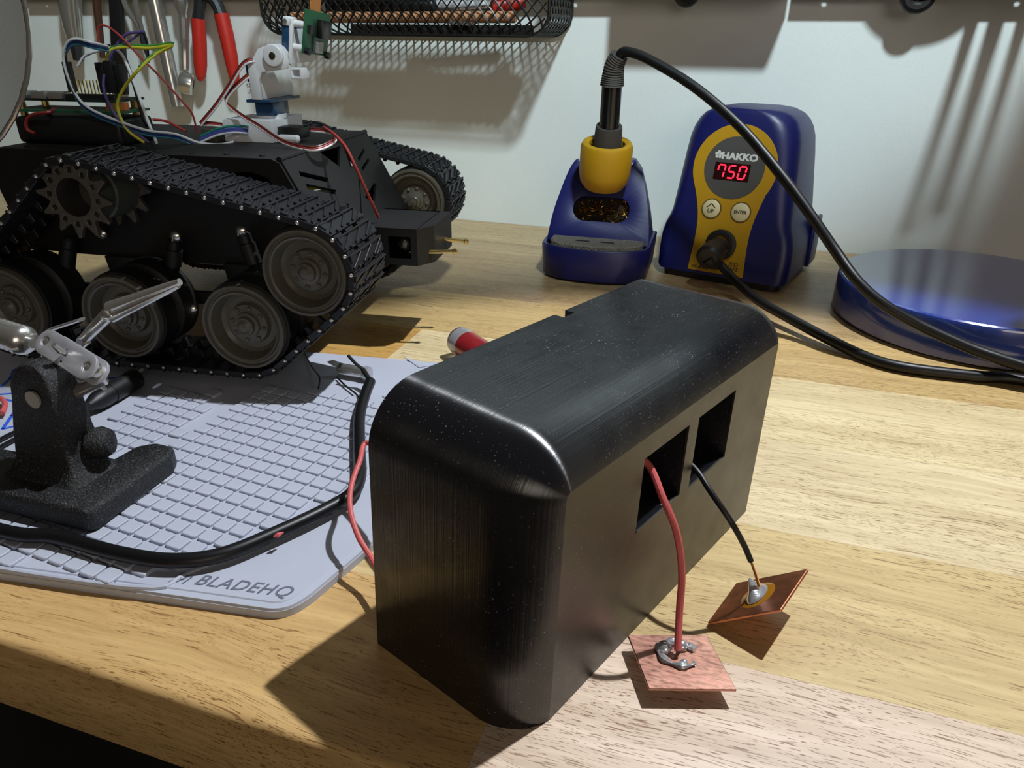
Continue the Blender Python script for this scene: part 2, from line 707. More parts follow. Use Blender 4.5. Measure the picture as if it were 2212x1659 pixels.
# inner faces: back plate, notch sides, floor
bp = [Vector((p.x, -.42, p.z)) for p in rings[1]]
b.add(bp, [tuple(range(n))])
b.add([front[0], front[-1], rings[0][-1], rings[0][0]], [(0, 1, 2, 3)])
q0, q1, q2, q3 = rings[0][NI], rings[0][NI + 1], rings[1][NI + 1], rings[1][NI]
dn = Vector((0, 0, -.7))
b.add([q0, q3, q3 + dn, q0 + dn, q1, q2, q2 + dn, q1 + dn], [(0, 1, 2, 3), (4, 5, 6, 7), (1, 5, 6, 2), (3, 2, 6, 7)])
b.build('shell', PRINT, boxt, smooth=14)
# partition between the two windows and the side walls of the compartments
for (x0, x1, z0, z1) in wins:
    c = MB()
    for xx in (x0 - .02, x1 + .02):
        c.add([lean((xx, -fy, z0)), lean((xx, -fy + 2.2, z0)), lean((xx, -fy + 2.2, z1)), lean((xx, -fy, z1))], [(0, 1, 2, 3)])
    c.add([lean((x0, -fy + .03, z0 - .01)), lean((x1, -fy + .03, z0 - .01)), lean((x1, -fy + 2.2, z0 - .01)), lean((x0, -fy + 2.2, z0 - .01))], [(0, 1, 2, 3)])
    c.build('window_reveal', PRINT, boxt, smooth=0)

# ------------------------------------------------------------------ copper plates on wires
def plate_quad(name, corners, th, root, mat=COPPER):
    """thin plate from four corners given counter-clockwise from above"""
    P = [Vector(p) for p in corners]
    nn = (P[1] - P[0]).cross(P[3] - P[0]).normalized()
    k = 6
    top = []
    for i in range(4):
        for j in range(k):
            top.append(P[i].lerp(P[(i + 1) % 4], j / k))
    bb = MB()
    bb.add(top + [p - nn * th for p in top], [tuple(range(4 * k)), tuple(range(8 * k - 1, 4 * k - 1, -1))] +
           [(i, 4 * k + i, 4 * k + (i + 1) % (4 * k), (i + 1) % (4 * k)) for i in range(4 * k)])
    return bb.build(name, mat, root, world=True, smooth=0, bevel=.02, segs=1), nn


e1 = thing('copper_electrode', 'flat copper plate soldered to the red wire beside the black housing', 'copper plate', (0.2, 17.4, 0))
c1 = [(-0.90, 15.95, 0.62), (1.56, 16.75, 0.62), (0.53, 18.75, 0.58), (-1.89, 17.92, 0.58)]
pl, nn = plate_quad('plate', c1, .09, e1)
w0 = Vector((-0.23, 17.55, 0.63))
red = spl([(-2.9, 18.9, 6.75), (-1.98, 19.17, 6.30), (-1.34, 18.53, 5.60), (-0.81, 18.34, 4.60), (-0.50, 18.33, 3.20), (-0.40, 18.06, 1.90), (-0.28, 17.51, 0.85)], 8)
MB().tube(red, .115, 10).build('wire', REDINS, e1, world=True)
sm = MB()
ring = [w0 + Vector((.62 * math.cos(a) - .02, .48 * math.sin(a) + .0, .05)) for a in [R_(40 + d) for d in range(0, 300, 12)]]
sm.tube(ring, [.09 + .05 * math.sin(i * 1.3) for i in range(len(ring))], 8)
sm.ball(w0 + Vector((-.45, .1, .04)), .24, 12, 6)
sm.ball(w0 + Vector((.05, .34, .06)), .2, 12, 6)
sm.ball(w0 + Vector((.2, -.3, .02)), .13, 10, 6)
sm.tube([Vector((-0.28, 17.51, 0.85)), w0 + Vector((.05, .3, .03))], [.05, .07], 8)
sm.build('solder', SOLDER, e1, world=True)

e2 = thing('copper_electrode', 'tilted dark copper plate soldered to the black wire beside the black housing', 'copper plate', (2.2, 20.6, 0))
c2 = [(0.51, 19.76, 0.16), (2.61, 19.40, 1.70), (3.49, 21.75, 1.70), (1.33, 22.12, 0.16)]
pl2, n2 = plate_quad('plate', c2, .1, e2, M('heat_darkened_copper', (206, 136, 104), 0.4, 1.0, var=0.25, vscale=220, bump=(500, .2, .0001)))
mid = (Vector(c2[0]) + Vector(c2[2])) / 2
blk = spl([(-1.6, 21.7, 5.35), (-0.70, 21.58, 5.00), (-0.02, 20.96, 4.55), (0.73, 20.55, 3.85), (1.25, 20.62, 3.00), (1.57, 20.60, 2.40)], 8)
MB().tube(blk, .1, 10).build('wire', BLKINS, e2, world=True)
s2 = mid + Vector((-.02, .0, .06))
MB().tube([blk[-1], Vector((1.80, 20.75, 1.80)), s2 + Vector((0, 0, .35))], [.045, .05, .06], 8).build('bare_strand', M('tinned_wire', (190, 170, 120), .25, 1.0), e2, world=True)
so = MB().lathe([(.40, 0), (.36, .1), (.22, .24), (.12, .42), (.05, .6)], 16, along(s2 - Vector((0, 0, .02)), n2) @ Matrix.Diagonal((1.5, .8, 1, 1)))
so.build('solder', SOLDER, e2, world=True)
MB().lathe([(.66, 0), (.62, .025), (.1, .03)], 24, along(mid - n2 * .004, n2) @ Matrix.Diagonal((1.25, .9, 1, 1))).build(
    'flux_residue', M('amber_flux', (150, 98, 20), .12, spec=.6), e2, world=True)

# red wire looping out behind the housing
rw = spl([(-9.4, 19.2, 3.4), (-13.09, 21.93, 3.30), (-13.05, 20.92, 3.00), (-12.81, 19.79, 2.60), (-12.40, 18.98, 2.20), (-11.74, 18.31, 1.70), (-10.87, 17.71, 1.30), (-9.7, 16.6, 1.1)], 7)
tag(MB().tube(rw, .105, 10).build('wire', REDINS), 'thin red wire looping out behind the left end of the black housing', 'wire')

# ------------------------------------------------------------------ silicone mat
mat_ = thing('repair_mat', 'light grey silicone work mat with a field of raised blocks under the robot', 'mat', (-12.9, 15.4, 0), R_(8.2))
right = [(p.x, p.y) for p in spl([(-1.2, 0, 0), (-.55, .03, 0), (-.05, .28, 0), (.32, .82, 0), (.62, 1.6, 0), (1.45, 3.95, 0), (1.9, 5.4, 0), (2.1, 7, 0), (2.1, 20.0, 0), (1.9, 20.6, 0), (1.3, 20.9, 0)], 4)]
outl = [(-30, 0)] + right + [(-30, 20.9)]


def inset(poly, d):
    cx, cy = -14, 10.4
    out = []
    for i, p in enumerate(poly):
        a, c = Vector(poly[i - 1]), Vector(poly[(i + 1) % len(poly)])
        t_ = (c - a).normalized()
        nrm = Vector((-t_.y, t_.x))
        out.append((p[0] + nrm.x * d, p[1] + nrm.y * d))
    return out


mb = MB().prism(outl, 0, .30)
mb.loft([[(p[0], p[1], .30) for p in inset(outl, .02)], [(p[0], p[1], .40) for p in inset(outl, .05)], [(p[0], p[1], .41) for p in inset(outl, .30)],
         [(p[0], p[1], .45) for p in inset(outl, .34)]], cap0=False)
mb.build('sheet', SILI, mat_, smooth=20)
# blocks
blk_me = MB().loft([[(x, y, 0) for x, y in rrect(-.355, .355, -.345, .345, .11, 2)], [(x, y, .10) for x, y in rrect(-.355, .355, -.345, .345, .11, 2)],
                    [(x, y, .13) for x, y in rrect(-.325, .325, -.315, .315, .1, 2)]], cap0=False).build('block', SILI, None, smooth=20, mesh_only=True)


def inside(p, poly):
    c = False
    for i in range(len(poly)):
        (x1, y1), (x2, y2) = poly[i - 1], poly[i]
        if (y1 > p[1]) != (y2 > p[1]) and p[0] < (x2 - x1) * (p[1] - y1) / (y2 - y1) + x1:
            c = not c
    return c


F1 = [(-16.5, .5), (-6.2, .4), (-4.6, 1.5), (-2.4, 4.4), (-.8, 7.4), (-.8, 13.6), (-2.5, 15.4), (-8.6, 15.8), (-10.3, 8.4), (-10.9, 5.4), (-16.5, 4.6)]
F2 = [(-14.57, 9.39), (-14.21, 14.18), (-10.77, 14.46), (-10.37, 10.17), (-11.55, 8.87), (-12.12, 7.18), (-14.82, 7.26)]
ga = R_(-13)
cells = []
for i in range(-30, 12):
    for j in range(-10, 34):
        x, y = i * .805, j * .79
        p = (x * math.cos(ga) - y * math.sin(ga) - 6, x * math.sin(ga) + y * math.cos(ga) + 1)
        if inside(p, F1) or inside(p, F2):
            cells.append(p)
cells.sort(key=lambda p: p[1])
for p in cells[:300]:
    inst('block', blk_me, mat_, Matrix.Translation((p[0], p[1], .45)) @ Matrix.Rotation(ga, 4, 'Z'))
if len(cells) > 300:
    rest = MB()
    for p in cells[300:]:
        mm = Matrix.Translation((p[0], p[1], .45)) @ Matrix.Rotation(ga, 4, 'Z')
        rest.loft([[(x, y, 0) for x, y in rrect(-.355, .355, -.345, .345, .11, 2)], [(x, y, .13) for x, y in rrect(-.33, .33, -.32, .32, .1, 2)]], mm, cap0=False)
    rest.build('block_field', SILI, mat_, smooth=20)['kind'] = 'stuff'
# raised kerb round the field and across it
kb = MB()
for path in ([(-16.5, .22), (-6.0, .1), (-4.3, 1.2), (-2.0, 4.2), (-.35, 7.3), (-.35, 13.8), (-2.2, 15.9)],
             [(-10.95, 6.2), (-10.3, 9), (-9.3, 13), (-8.9, 15.6)]):
    kb.tube([Vector((p[0], p[1], .43)) for p in spl([(a, b_, 0) for a, b_ in path], 5)], .1, 8)
kb.build('kerb', SILI, mat_)
for tri in ([(-2.75, 21.09), (-0.71, 20.26), (-1.41, 19.79)],):
    MB().prism(tri, .44, .5).build('corner_rib', SILI, mat_, bevel=.02)
text('lettering', 'BLADEHQ', .74, Matrix.Translation((-2.1, .84, .455)), SILI2, mat_, .012, .32, 1.1, 0.004)
lg = MB()
for pts in ([(-4.75, .55), (-4.5, .95)], [(-4.5, .95), (-4.1, .95)], [(-4.55, .78), (-4.3, .78)], [(-4.5, .6), (-4.25, .95)], [(-4.1, .95), (-4.25, .55)]):
    (xa, ya), (xb, yb) = pts
    d = Vector((xb - xa, yb - ya, 0))
    f_ = frame((xa, ya, .455), d, Vector((0, 0, 1)).cross(d), (0, 0, 1))
    lg.box((0, -.025, 0), (d.length, .025, .012), f_)
lg.build('logo', SILI2, mat_, smooth=0)
mk = MB()
for st in ([(-22.90, 12.98), (-23.24, 13.99), (-23.89, 14.99), (-24.02, 15.88)], [(-23.18, 14.19), (-22.49, 14.14)], [(-23.47, 15.46), (-22.69, 14.10), (-22.11, 13.97)], [(-22.24, 12.19), (-21.65, 12.42)], [(-21.71, 11.74), (-21.03, 11.66)],
           [(-19.16, 9.01), (-19.76, 10.24), (-20.48, 11.66)], [(-19.12, 8.97), (-18.55, 9.60)], [(-18.53, 14.68), (-17.89, 15.05), (-17.12, 15.58)], [(-18.30, 13.08), (-18.08, 13.58)], [(-17.99, 13.83), (-17.75, 14.11), (-17.54, 13.46)]):
    for (xa, ya), (xb, yb) in zip(st[:-1], st[1:]):
        d = Vector((xb - xa, yb - ya, 0))
        f_ = frame((xa, ya, .452), d, Vector((0, 0, 1)).cross(d), (0, 0, 1))
        mk.box((-.05, -.09, 0), (d.length + .05, .09, .006), f_)
mk.build('marker_writing', MARKER, mat_, smooth=0, label='blue marker strokes')

# thick black lead lying over the mat
cable = spl([(-33, 15.3, .95), (-25.29, 15.15, 0.90), (-22.99, 15.53, 0.90), (-20.17, 15.54, 0.90), (-17.97, 15.83, 0.90), (-16.47, 16.70, 0.90), (-15.34, 18.47, 0.90), (-14.44, 20.25, 0.90), (-13.98, 21.52, 0.95),
             (-14.27, 22.81, 0.95), (-15.52, 25.02, 0.95), (-16.88, 27.50, 1.00), (-17.64, 29.43, 1.10), (-18.09, 30.87, 1.20)], 8)
cb = thing('black_lead', 'thick black lead with a stripped end snaking over the grey mat', 'cable', (-14.5, 20, .5))
MB().tube(cable, .28, 12).build('jacket', BLKINS, cb, world=True)
MB().tube(spl([cable[-1], (-18.79, 31.43, 1.50), (-19.29, 31.52, 1.80), (-19.83, 31.73, 2.10)], 5), [.14] * 6 + [.09] * 10, 8).build('stripped_core', M('dark_bare_wire', (30, 30, 26), .4), cb, world=True)
MB().tube([Vector((-15.14, 17.94, 1.12)), Vector((-15.04, 18.07, 1.13)), Vector((-14.95, 18.30, 1.12))], [.02, .1, .03], 8).build('nick', REDINS, cb, world=True)

# small metal clip near the stripped end
cl = thing('alligator_clip', 'small shiny metal clip lying on the mat below the robot track', 'metal clip', (-20.93, 32.99, 0.50))
MB().lathe([(.30, 0), (.36, .08), (.36, 1.5), (.3, 1.62)], 14, along(Vector((-20.90, 32.39, 0.85)), Vector((-19.32, 32.35, 0.85)) - Vector((-20.90, 32.39, 0.85)))).build('barrel', CHROME, cl, world=True)
MB().lathe([(.36, 0), (.42, .1), (.4, .35), (.15, .42)], 14, along(Vector((-19.32, 32.35, 0.85)), Vector((-19.00, 32.34, 0.85)) - Vector((-19.32, 32.35, 0.85)))).build('ferrule', NICKEL, cl, world=True)
MB().prism([(-.1, -.3), (.75, -.18), (.75, .18), (-.1, .3)], 0, .06, frame((-20.75, 32.42, 1.00), Vector((-21.69, 32.45, 1.25)) - Vector((-20.75, 32.42, 1.00)), (.5, .8, 0), (0, 0, 1))).build('jaw', NICKEL, cl, world=True)
MB().tube(spl([(-20.72, 31.80, 0.62), (-19.80, 31.06, 0.62), (-18.72, 30.31, 0.64), (-18.00, 29.61, 0.66)], 4), .05, 6).build('lead_wire', BLKINS, cl, world=True)

# thin dark wire by the robot track
tag(MB().tube(spl([(-24.72, 34.64, 0.50), (-22.94, 32.68, 0.62), (-21.29, 30.97, 0.90), (-20.92, 30.22, 0.60)], 5), .045, 6).build('wire_offcut', BLKINS),
    'hair-thin dark wire standing on the mat below the robot track', 'wire')

# barrel plug
bpt = thing('barrel_plug', 'small black barrel plug lying on the mat behind the iron stand', 'plug', (-30.37, 25.47, 0.45))
pa, pb = Vector((-30.18, 23.98, 1.00)), Vector((-30.42, 27.34, 1.00))
MB().lathe([(.25, 0), (.46, .5), (.52, 1.0), (.52, 1.55)], 16, along(pa, pb - pa)).build('boot', BLKPL, bpt, world=True)
MB().lathe([(.55, 0), (.55, 1.9), (.45, 1.95)], 16, along(pa + (pb - pa).normalized() * 1.5, pb - pa)).build('sleeve', BLKPL, bpt, world=True)
MB().lathe([(.12, 0), (.12, .6)], 10, along(pa + (pb - pa).normalized() * 3.4 + Vector((.0, 0, .25)), pb - pa)).build('pin', CHROME, bpt, world=True)

# odd bits at the left edge
tag(MB().tube(spl([(-35.85, 23.38, 0.75), (-35.35, 23.45, 0.80), (-34.54, 22.97, 0.80), (-34.03, 22.35, 0.75)], 5), .13, 8).build('wire_offcut', REDINS),
    'short red wire offcut at the far left on the mat', 'wire')
for k, (dy, lab) in enumerate(((0, 'upper of two thin black leads behind the iron stand'), (12, 'lower of two thin black leads behind the iron stand'))):
    pts = ([(-31.93, 19.80, 0.62), (-32.02, 20.80, 0.62), (-31.95, 21.68, 0.62), (-31.89, 22.19, 0.62)], [(-31.37, 19.35, 0.62), (-31.40, 20.29, 0.62), (-31.40, 21.21, 0.62), (-31.29, 21.71, 0.62)])[k]
    tag(MB().tube(spl(pts, 4), .1, 8).build('lead', BLKINS), lab, 'cable', 'thin leads at the left edge')

# ------------------------------------------------------------------ helping hand stand
hh = thing('helping_hand', 'cast-iron helping hand stand with chrome clamp and alligator clip on the mat', 'soldering stand', (-25, 17.8, .58))
zb, zt = .58, 1.6
base = MB()
base.prism([(-31, 16.15), (-22.3, 16.4), (-22.15, 16.7), (-22.3, 20.9), (-22.6, 21.5), (-23.6, 21.55), (-24.2, 21.0), (-24.4, 19.2), (-31, 18.9)], zb, zt)
base.build('base', IRON, hh, bevel=.22, world=True, segs=3)


def sec(z, l, r_, f0, f1, y0, k=.35):
    pts = rrect(l, r_, f0, f1, k, 4)
    return [(p[0], p[1] + y0, z) for p in pts]


up = MB()
secs = []
for z, xl, xr, ya, yb, k in ((1.35, -28.2, -23.4, 17.0, 20.0, .6), (1.75, -27.6, -23.9, 17.5, 19.6, .5), (2.3, -27.15, -24.2, 17.75, 19.5, .16), (3.6, -26.9, -24.35, 17.85, 19.4, .13), (5.0, -26.55, -24.4, 17.95, 19.35, .12),
                             (5.6, -26.45, -24.45, 17.98, 19.3, .12), (6.05, -26.2, -24.6, 18.05, 19.25, .12), (6.35, -25.85, -24.85, 18.1, 19.2, .12), (6.45, -25.5, -25.1, 18.2, 19.1, .12)):
    secs.append([(p[0], p[1], z) for p in rrect(xl, xr, ya, yb, k, 4)])
up.loft(secs)
up.build('upright', IRON, hh, world=True, smooth=50)
MB().lathe([(.36, 0), (.36, 1.8)], 24, along((-25.3, 17.88, 5.12), (0, 1, 0))).build('pin', M('grey_pin_end', (176, 172, 160), .5, .3), hh, world=True)
MB().lathe([(.37, 0), (.44, 0), (.44, .06), (.37, .06)], 24, along((-25.3, 18.02, 5.12), (0, -1, 0)), cap0=False, cap1=False).build('pin_hole', M('dark_recess', (8, 8, 8), .8), hh, world=True)
MB().lathe([(.25, -.3), (.62, 0), (.66, .5), (.5, .8), (.1, .9)], 16, along((-24.3, 19.0, 2.75), (1, .45, .1))).build('thumb_screw', IRON, hh, world=True)
# chrome clamp: two plates with holes and a wing screw
ca, cb2 = Vector((-25.81, 19.50, 6.85)), Vector((-23.24, 18.90, 6.37))
cx = (cb2 - ca).normalized()
cf = frame((ca + cb2) / 2, cx, Vector((.25, .75, .55)).cross(cx) * -1, (0, 0, 1))
nz_ = Vector((.25, -.72, .62))
nz_ = (nz_ - cx * nz_.dot(cx)).normalized()
cf = frame((ca + cb2) / 2, cx, nz_.cross(cx), nz_)
ln = (cb2 - ca).length / 2
shape = [(p[0], p[1]) for p in rrect(-ln - .42, ln + .42, -.52, .52, .5, 6)]
cpm = MB().plate(shape, [circ(-ln + .02, 0, .2, 16), circ(ln - .02, 0, .2, 16), rrect(-.13, .13, -.5 + .1, .2, .05, 2)], -.06, .1, cf)
cpm.build('clamp_plate', NICKEL, hh, world=True, bevel=.03)
MB().plate(shape, [circ(-ln + .02, 0, .2, 16), circ(ln - .02, 0, .2, 16)], -.62, -.48, cf).build('clamp_plate', NICKEL, hh, world=True, bevel=.03)
for sx_ in (-1, 1):
    MB().ball((0, 0, 0), .36, 16, 10, cf @ Matrix.Translation((sx_ * ln, 0, -.27))).build('ball_joint', CHROME, hh, world=True)
wg = MB().lathe([(.1, -.9), (.1, .35)], 12, cf)
wg.tube([(0, 0, .3), (.05, .1, .75)], [.13, .1], 10, cf)
wg.build('clamp_screw', CHROME, hh, world=True)
wn = MB().prism([(-.15, -.5), (.15, -.5), (.5, -1.2), (.3, -1.35), (-.3, -1.35), (-.5, -1.2)], -.06, .06, cf @ Matrix.Translation((0, -.1, -.95)) @ Matrix.Rotation(R_(70), 4, 'X'))
wn.build('wing_nut', NICKEL, hh, bevel=.03, world=True)
# stub that joins the clamp to the upright
MB().tube([cf @ Vector((ln, 0, -.3)), cf @ Vector((ln - .15, -.2, -1.0)), Vector((-24.55, 19.2, 5.0))], [.22, .26, .3], 12).build('ball_stud', CHROME, hh, world=True)
# knurled arm to the left
k0, k1 = Vector((-26.82, 19.70, 6.55)), Vector((-32.25, 21.20, 6.14))
kd = (k1 - k0)
kp = [(.2, 0), (.2, .55), (.36, .6)]
for i in range(5):
    kp += [(.56, .75 + i * .42), (.62, .92 + i * .42), (.5, 1.08 + i * .42)]
kp += [(.62, 3.0), (.62, 3.4), (.3, 3.5), (.3, kd.length + 6)]
MB().lathe(kp, 20, along(k0, kd)).build('arm', CHROME, hh, world=True)
# alligator clip reaching right
q0, q1, q2 = Vector((-25.30, 20.60, 6.49)), Vector((-23.77, 21.00, 7.86)), Vector((-20.81, 21.80, 9.16))
dd = (q2 - q0).normalized()


def jaw(pts, r0, r1, name, flat=.8):
    P = [Vector(p) for p in pts]
    rr = []
    for i, p in enumerate(P):
        t_ = i / (len(P) - 1)
        d_ = (P[min(i + 1, len(P) - 1)] - P[max(i - 1, 0)]).normalized()
        sd = d_.cross(Vector((0, 0, 1))).normalized()
        un = sd.cross(d_)
        w = r0 + (r1 - r0) * t_
        rr.append([p + sd * (w * math.cos(a)) + un * (w * flat * math.sin(a)) for a in [R_(x) for x in range(0, 360, 30)]])
    MB().loft(rr).build(name, CHROME, hh, world=True)


jaw([q1 + (q2 - q1) * t_ + Vector((0, 0, .13)) * (1 - t_) for t_ in (0, .2, .5, .8, 1)], .36, .17, 'upper_jaw')
jaw([q1 + (q2 - q1) * t_ - Vector((0, 0, .2)) * (1 - .5 * t_) for t_ in (0, .2, .5, .8, .97)], .34, .15, 'lower_jaw')
jaw([q0 + (q1 - q0) * t_ for t_ in (0, .5, 1)], .26, .36, 'grip')
g0 = Vector((-27.38, 21.00, 6.59))
jaw([g0 + (Vector((-25.47, 21.00, 7.29)) - g0) * t_ for t_ in (0, .5, 1)], .2, .2, 'grip', .4)
jaw([Vector((-25.03, 20.60, 6.59)), Vector((-25.35, 20.50, 6.32)), Vector((-25.53, 20.40, 6.17))], .24, .2, 'grip', .8)
MB().lathe([(.1, -.5), (.2, -.46), (.2, .46), (.1, .5)], 12, along(q1 + Vector((0, 0, -.05)), dd.cross(Vector((0, 0, 1))))).build('pivot', CHROME, hh, world=True)
MB().tube([q0 - dd * 1.6 - Vector((0, 0, .1)), q0 + dd * .3], .13, 10).build('clip_rod', CHROME, hh, world=True)
# magnifier lens
lc = Vector((-34.3, 22, 18.7))
lz = Vector((.35, -.93, .1)).normalized()
lp = []
for i in range(13):
    rr_ = 6.55 * math.sin(PI / 2 * (i + .02) / 12)
    lp.append((rr_, -.55 * (1 - (rr_ / 6.55) ** 2) - .08))
lp += [(r_, -h_) for r_, h_ in reversed(lp)]
MB().lathe(lp, 56, along(lc, lz)).build('magnifier_lens', GLASS, hh, world=True, smooth=60)
MB().tube([lc + Vector((-3.2, .6, -6.2)), lc + Vector((-7, 1, -12)), k1 + kd.normalized() * 6], .2, 8).build('lens_arm', CHROME, hh, world=True)
MB().tube([along(lc, lz) @ Vector((6.6 * math.cos(2 * PI * i / 48), 6.6 * math.sin(2 * PI * i / 48), 0)) for i in range(48)], .1, 8, closed=True).build('lens_rim', CHROME, hh, world=True)

# ------------------------------------------------------------------ tracked robot
rob = thing('tracked_robot', 'black tracked robot tank with loose coloured wires and a white camera mount', 'robot', (-31.71, 28.31, 0), R_(7.61))
W1, W2, W3 = (-7.15, 3.9), (0.0, 3.9), (7.19, 3.9)
IDL, SPR = (11.05, 7.1), (-1.1, 10.3)
FAR0 = 17.7       # inner face of the far running gear


def tangent_path(circles):
    """outer tangent loop round circles given counter-clockwise"""
    segs = []
    n_ = len(circles)
    for i in range(n_):
        (c0, r0), (c1, r1) = circles[i], circles[(i + 1) % n_]
        d = Vector(c1) - Vector(c0)
        L = d.length
        d /= L
        s = (r0 - r1) / L
        nrm = Vector((d.y, -d.x))
        off = nrm * math.sqrt(1 - s * s) + d * s
        segs.append((Vector(c0) + off * r0, Vector(c1) + off * r1, math.atan2(off.y, off.x)))
    pts = []
    for i in range(n_):
        c, r = circles[i]
        a0 = segs[i - 1][2]
        a1 = segs[i][2]
        while a1 < a0:
            a1 += 2 * PI
        for j in range(13):
            a = a0 + (a1 - a0) * j / 12
            pts.append(Vector((c[0] + r * math.cos(a), c[1] + r * math.sin(a))))
    return pts


path = tangent_path([(W1, 2.68), (W3, 2.68), (IDL, 2.54), (SPR, 1.86)])
cum = [0]
for i in range(len(path)):
    cum.append(cum[-1] + (path[(i + 1) % len(path)] - path[i]).length)
NL = round(cum[-1] / .96)
PITCH = cum[-1] / NL


def at_len(s):
    s = s % cum[-1]
    for i in range(len(path)):
        if cum[i + 1] >= s:
            t_ = (s - cum[i]) / max(cum[i + 1] - cum[i], 1e-9)
            return path[i].lerp(path[(i + 1) % len(path)], t_)


# one link: x along the run, y across, z outward
lk = MB()
lk.box((-.40, .0, -.16), (.40, 4.3, .16))
for y0 in (.0, 1.45, 2.95):
    lk.box((.3, y0 + .1, -.13), (.55, y0 + 1.0, .13))
for ya, yb in ((.1, 1.42), (1.5, 2.8), (2.88, 4.2)):
    lk.prism([(-.34, ya), (-.22, ya), (.30, yb), (.18, yb)], .15, .27)
lk.prism([(-.02, .1), (.38, .1), (.38, 1.2)], .15, .25)
lk.prism([(-.38, 3.1), (-.38, 4.2), (.02, 4.2)], .15, .25)
lk.prism([(.30, .05), (.40, .05), (.40, 4.25), (.30, 4.25)], .15, .30)
for y0 in (.7, 2.1, 3.5):
    lk.box((-.40, y0, .15), (-.26, y0 + .14, .30))
for y0 in (1.3, 2.75):
    lk.prism([(-.22, -.16), (.22, -.16), (.1, -.62), (-.1, -.62)], y0, y0 + .22, Matrix(((1, 0, 0, 0), (0, 0, 1, 0), (0, 1, 0, 0), (0, 0, 0, 1))))
link_me = lk.build('track_link', TRACK, None, smooth=0, mesh_only=True, bevel=.025, segs=1)
stud_me = MB().lathe([(.115, 0), (.11, .05), (.07, .1), (.02, .12)], 10, along((.42, .02, 0), (0, -1, 0))).build('link_pin', CHROME, None, mesh_only=True)


def track(y0, pins):
    tr = sub('track', rob, Matrix.Translation((0, y0, 0)))
    for i in range(NL):
        p, q = at_len((i - .5) * PITCH), at_len((i + .5) * PITCH)
        d = (q - p).normalized()
        c = (p + q) / 2
        o_ = Vector((d.y, -d.x))
        m = frame((c.x, 0, c.y), (d.x, 0, d.y), (0, 1, 0), (-o_.x, 0, -o_.y))
        m = frame((c.x, 0, c.y), (d.x, 0, d.y), (0, 1, 0), (o_.x, 0, o_.y))
        inst('track_link', link_me, tr, m)
        if pins:
            inst('link_pin', stud_me, tr, m)


track(0.05, True)
track(FAR0 + .3, False)


def wheel(name, c, y0, r, depth, face=-1, tyre=True):
    """face -1: dish towards the camera side"""
    m = frame((c[0], y0 if face < 0 else y0 + depth, c[1]), (1, 0, 0), (0, 0, -1) if face < 0 else (0, 0, 1), (0, 1, 0) if face < 0 else (0, -1, 0))
    w = sub(name, rob, m)
    MB().lathe([(r * .3, .95), (r * .62, .95), (r * .70, .80), (r * .76, .3), (r * .79, .12), (r * .83, .08), (r * .86, .2), (r * .9, .2), (r * .93, .04), (r * .985, .04), (r, .16), (r, .4), (r * .96, .5), (r * .96, depth)], 44).build('rim', GREYPL, w, smooth=28)
    if tyre:
        MB().lathe([(r * .965, .46), (r * 1.045, .5), (r * 1.06, .7), (r * 1.06, depth * .42), (r * .94, depth * .46), (r * .94, depth * .54), (r * 1.06, depth * .58), (r * 1.06, depth - .1), (r * .9, depth)], 40, cap0=False, cap1=False).build('tyre', RUBBER, w, smooth=30)
    MB().lathe([(.03, .02), (r * .1, .06), (r * .15, .16), (r * .17, .2), (r * .21, .22), (r * .22, .42), (r * .29, .46), (r * .30, .62), (r * .46, .66), (r * .47, .72), (r * .50, .97)], 28).build('hub', GREYPL, w, smooth=28)
    for i in range(8):
        a = 2 * PI * i / 8 + .2
        MB().lathe([(.13, .66), (.12, .56), (.06, .5)], 8, Matrix.Translation((r * .385 * math.cos(a), r * .385 * math.sin(a), .0))).build('bolt', GREYPL, w)
    for i in range(6):
        a = 2 * PI * i / 6
        MB().lathe([(.08, .4), (.07, .2), (.03, .16)], 6, Matrix.Translation((r * .19 * math.cos(a), r * .19 * math.sin(a), .02))).build('bolt', GREYPL, w)
    return w


for c in (W1, W2, W3):
    wheel('road_wheel', c, .15, 2.33, 3.6)
wheel('idler_wheel', IDL, .1, 2.24, 3.8)
for c in (W2, W3):
    wheel('road_wheel', c, FAR0 + .5, 2.33, 3.6)
wheel('idler_wheel', IDL, FAR0 + .0, 2.24, 3.8)
MB().lathe([(.34, 0), (.34, .3), (.16, .34), (.16, .75)], 12, along((IDL[0], FAR0 + .1, IDL[1]), (0, -1, 0))).build('idler_axle', STEEL, rob)

# drive sprocket: two toothed rings on a drum
spk = sub('drive_sprocket', rob, frame((SPR[0], .0, SPR[1]), (1, 0, 0), (0, 0, -1), (0, 1, 0)))
star = []
NT_ = 12
for i in range(NT_):
    a = 2 * PI * i / NT_ + .1
    for da, r in ((-.5, 1.45), (-.28, 1.62), (-.07, 2.12), (.07, 2.12), (.28, 1.62)):
        star.append((r * math.cos(a + da * 2 * PI / NT_), r * math.sin(a + da * 2 * PI / NT_)))
hol = [circ(0, 0, .98, 28)]
for i in range(NT_):
    a = 2 * PI * i / NT_ + .1
    cxx, cyy = 1.36 * math.cos(a), 1.36 * math.sin(a)
    ux, uy = math.cos(a), math.sin(a)
    hol.append([(cxx + ux * p - uy * q, cyy + uy * p + ux * q) for p, q in ((-.13, -.11), (.15, -.14), (.15, .14), (-.13, .11))])
for y0 in (.25, 3.3):
    MB().plate(star, hol, y0, y0 + .28).build('toothed_ring', STEEL, spk, bevel=.02, segs=1, smooth=20)
MB().lathe([(.98, .26), (1.12, .27), (1.12, .6)], 28, cap0=False, cap1=False).build('collar', STEEL, spk)
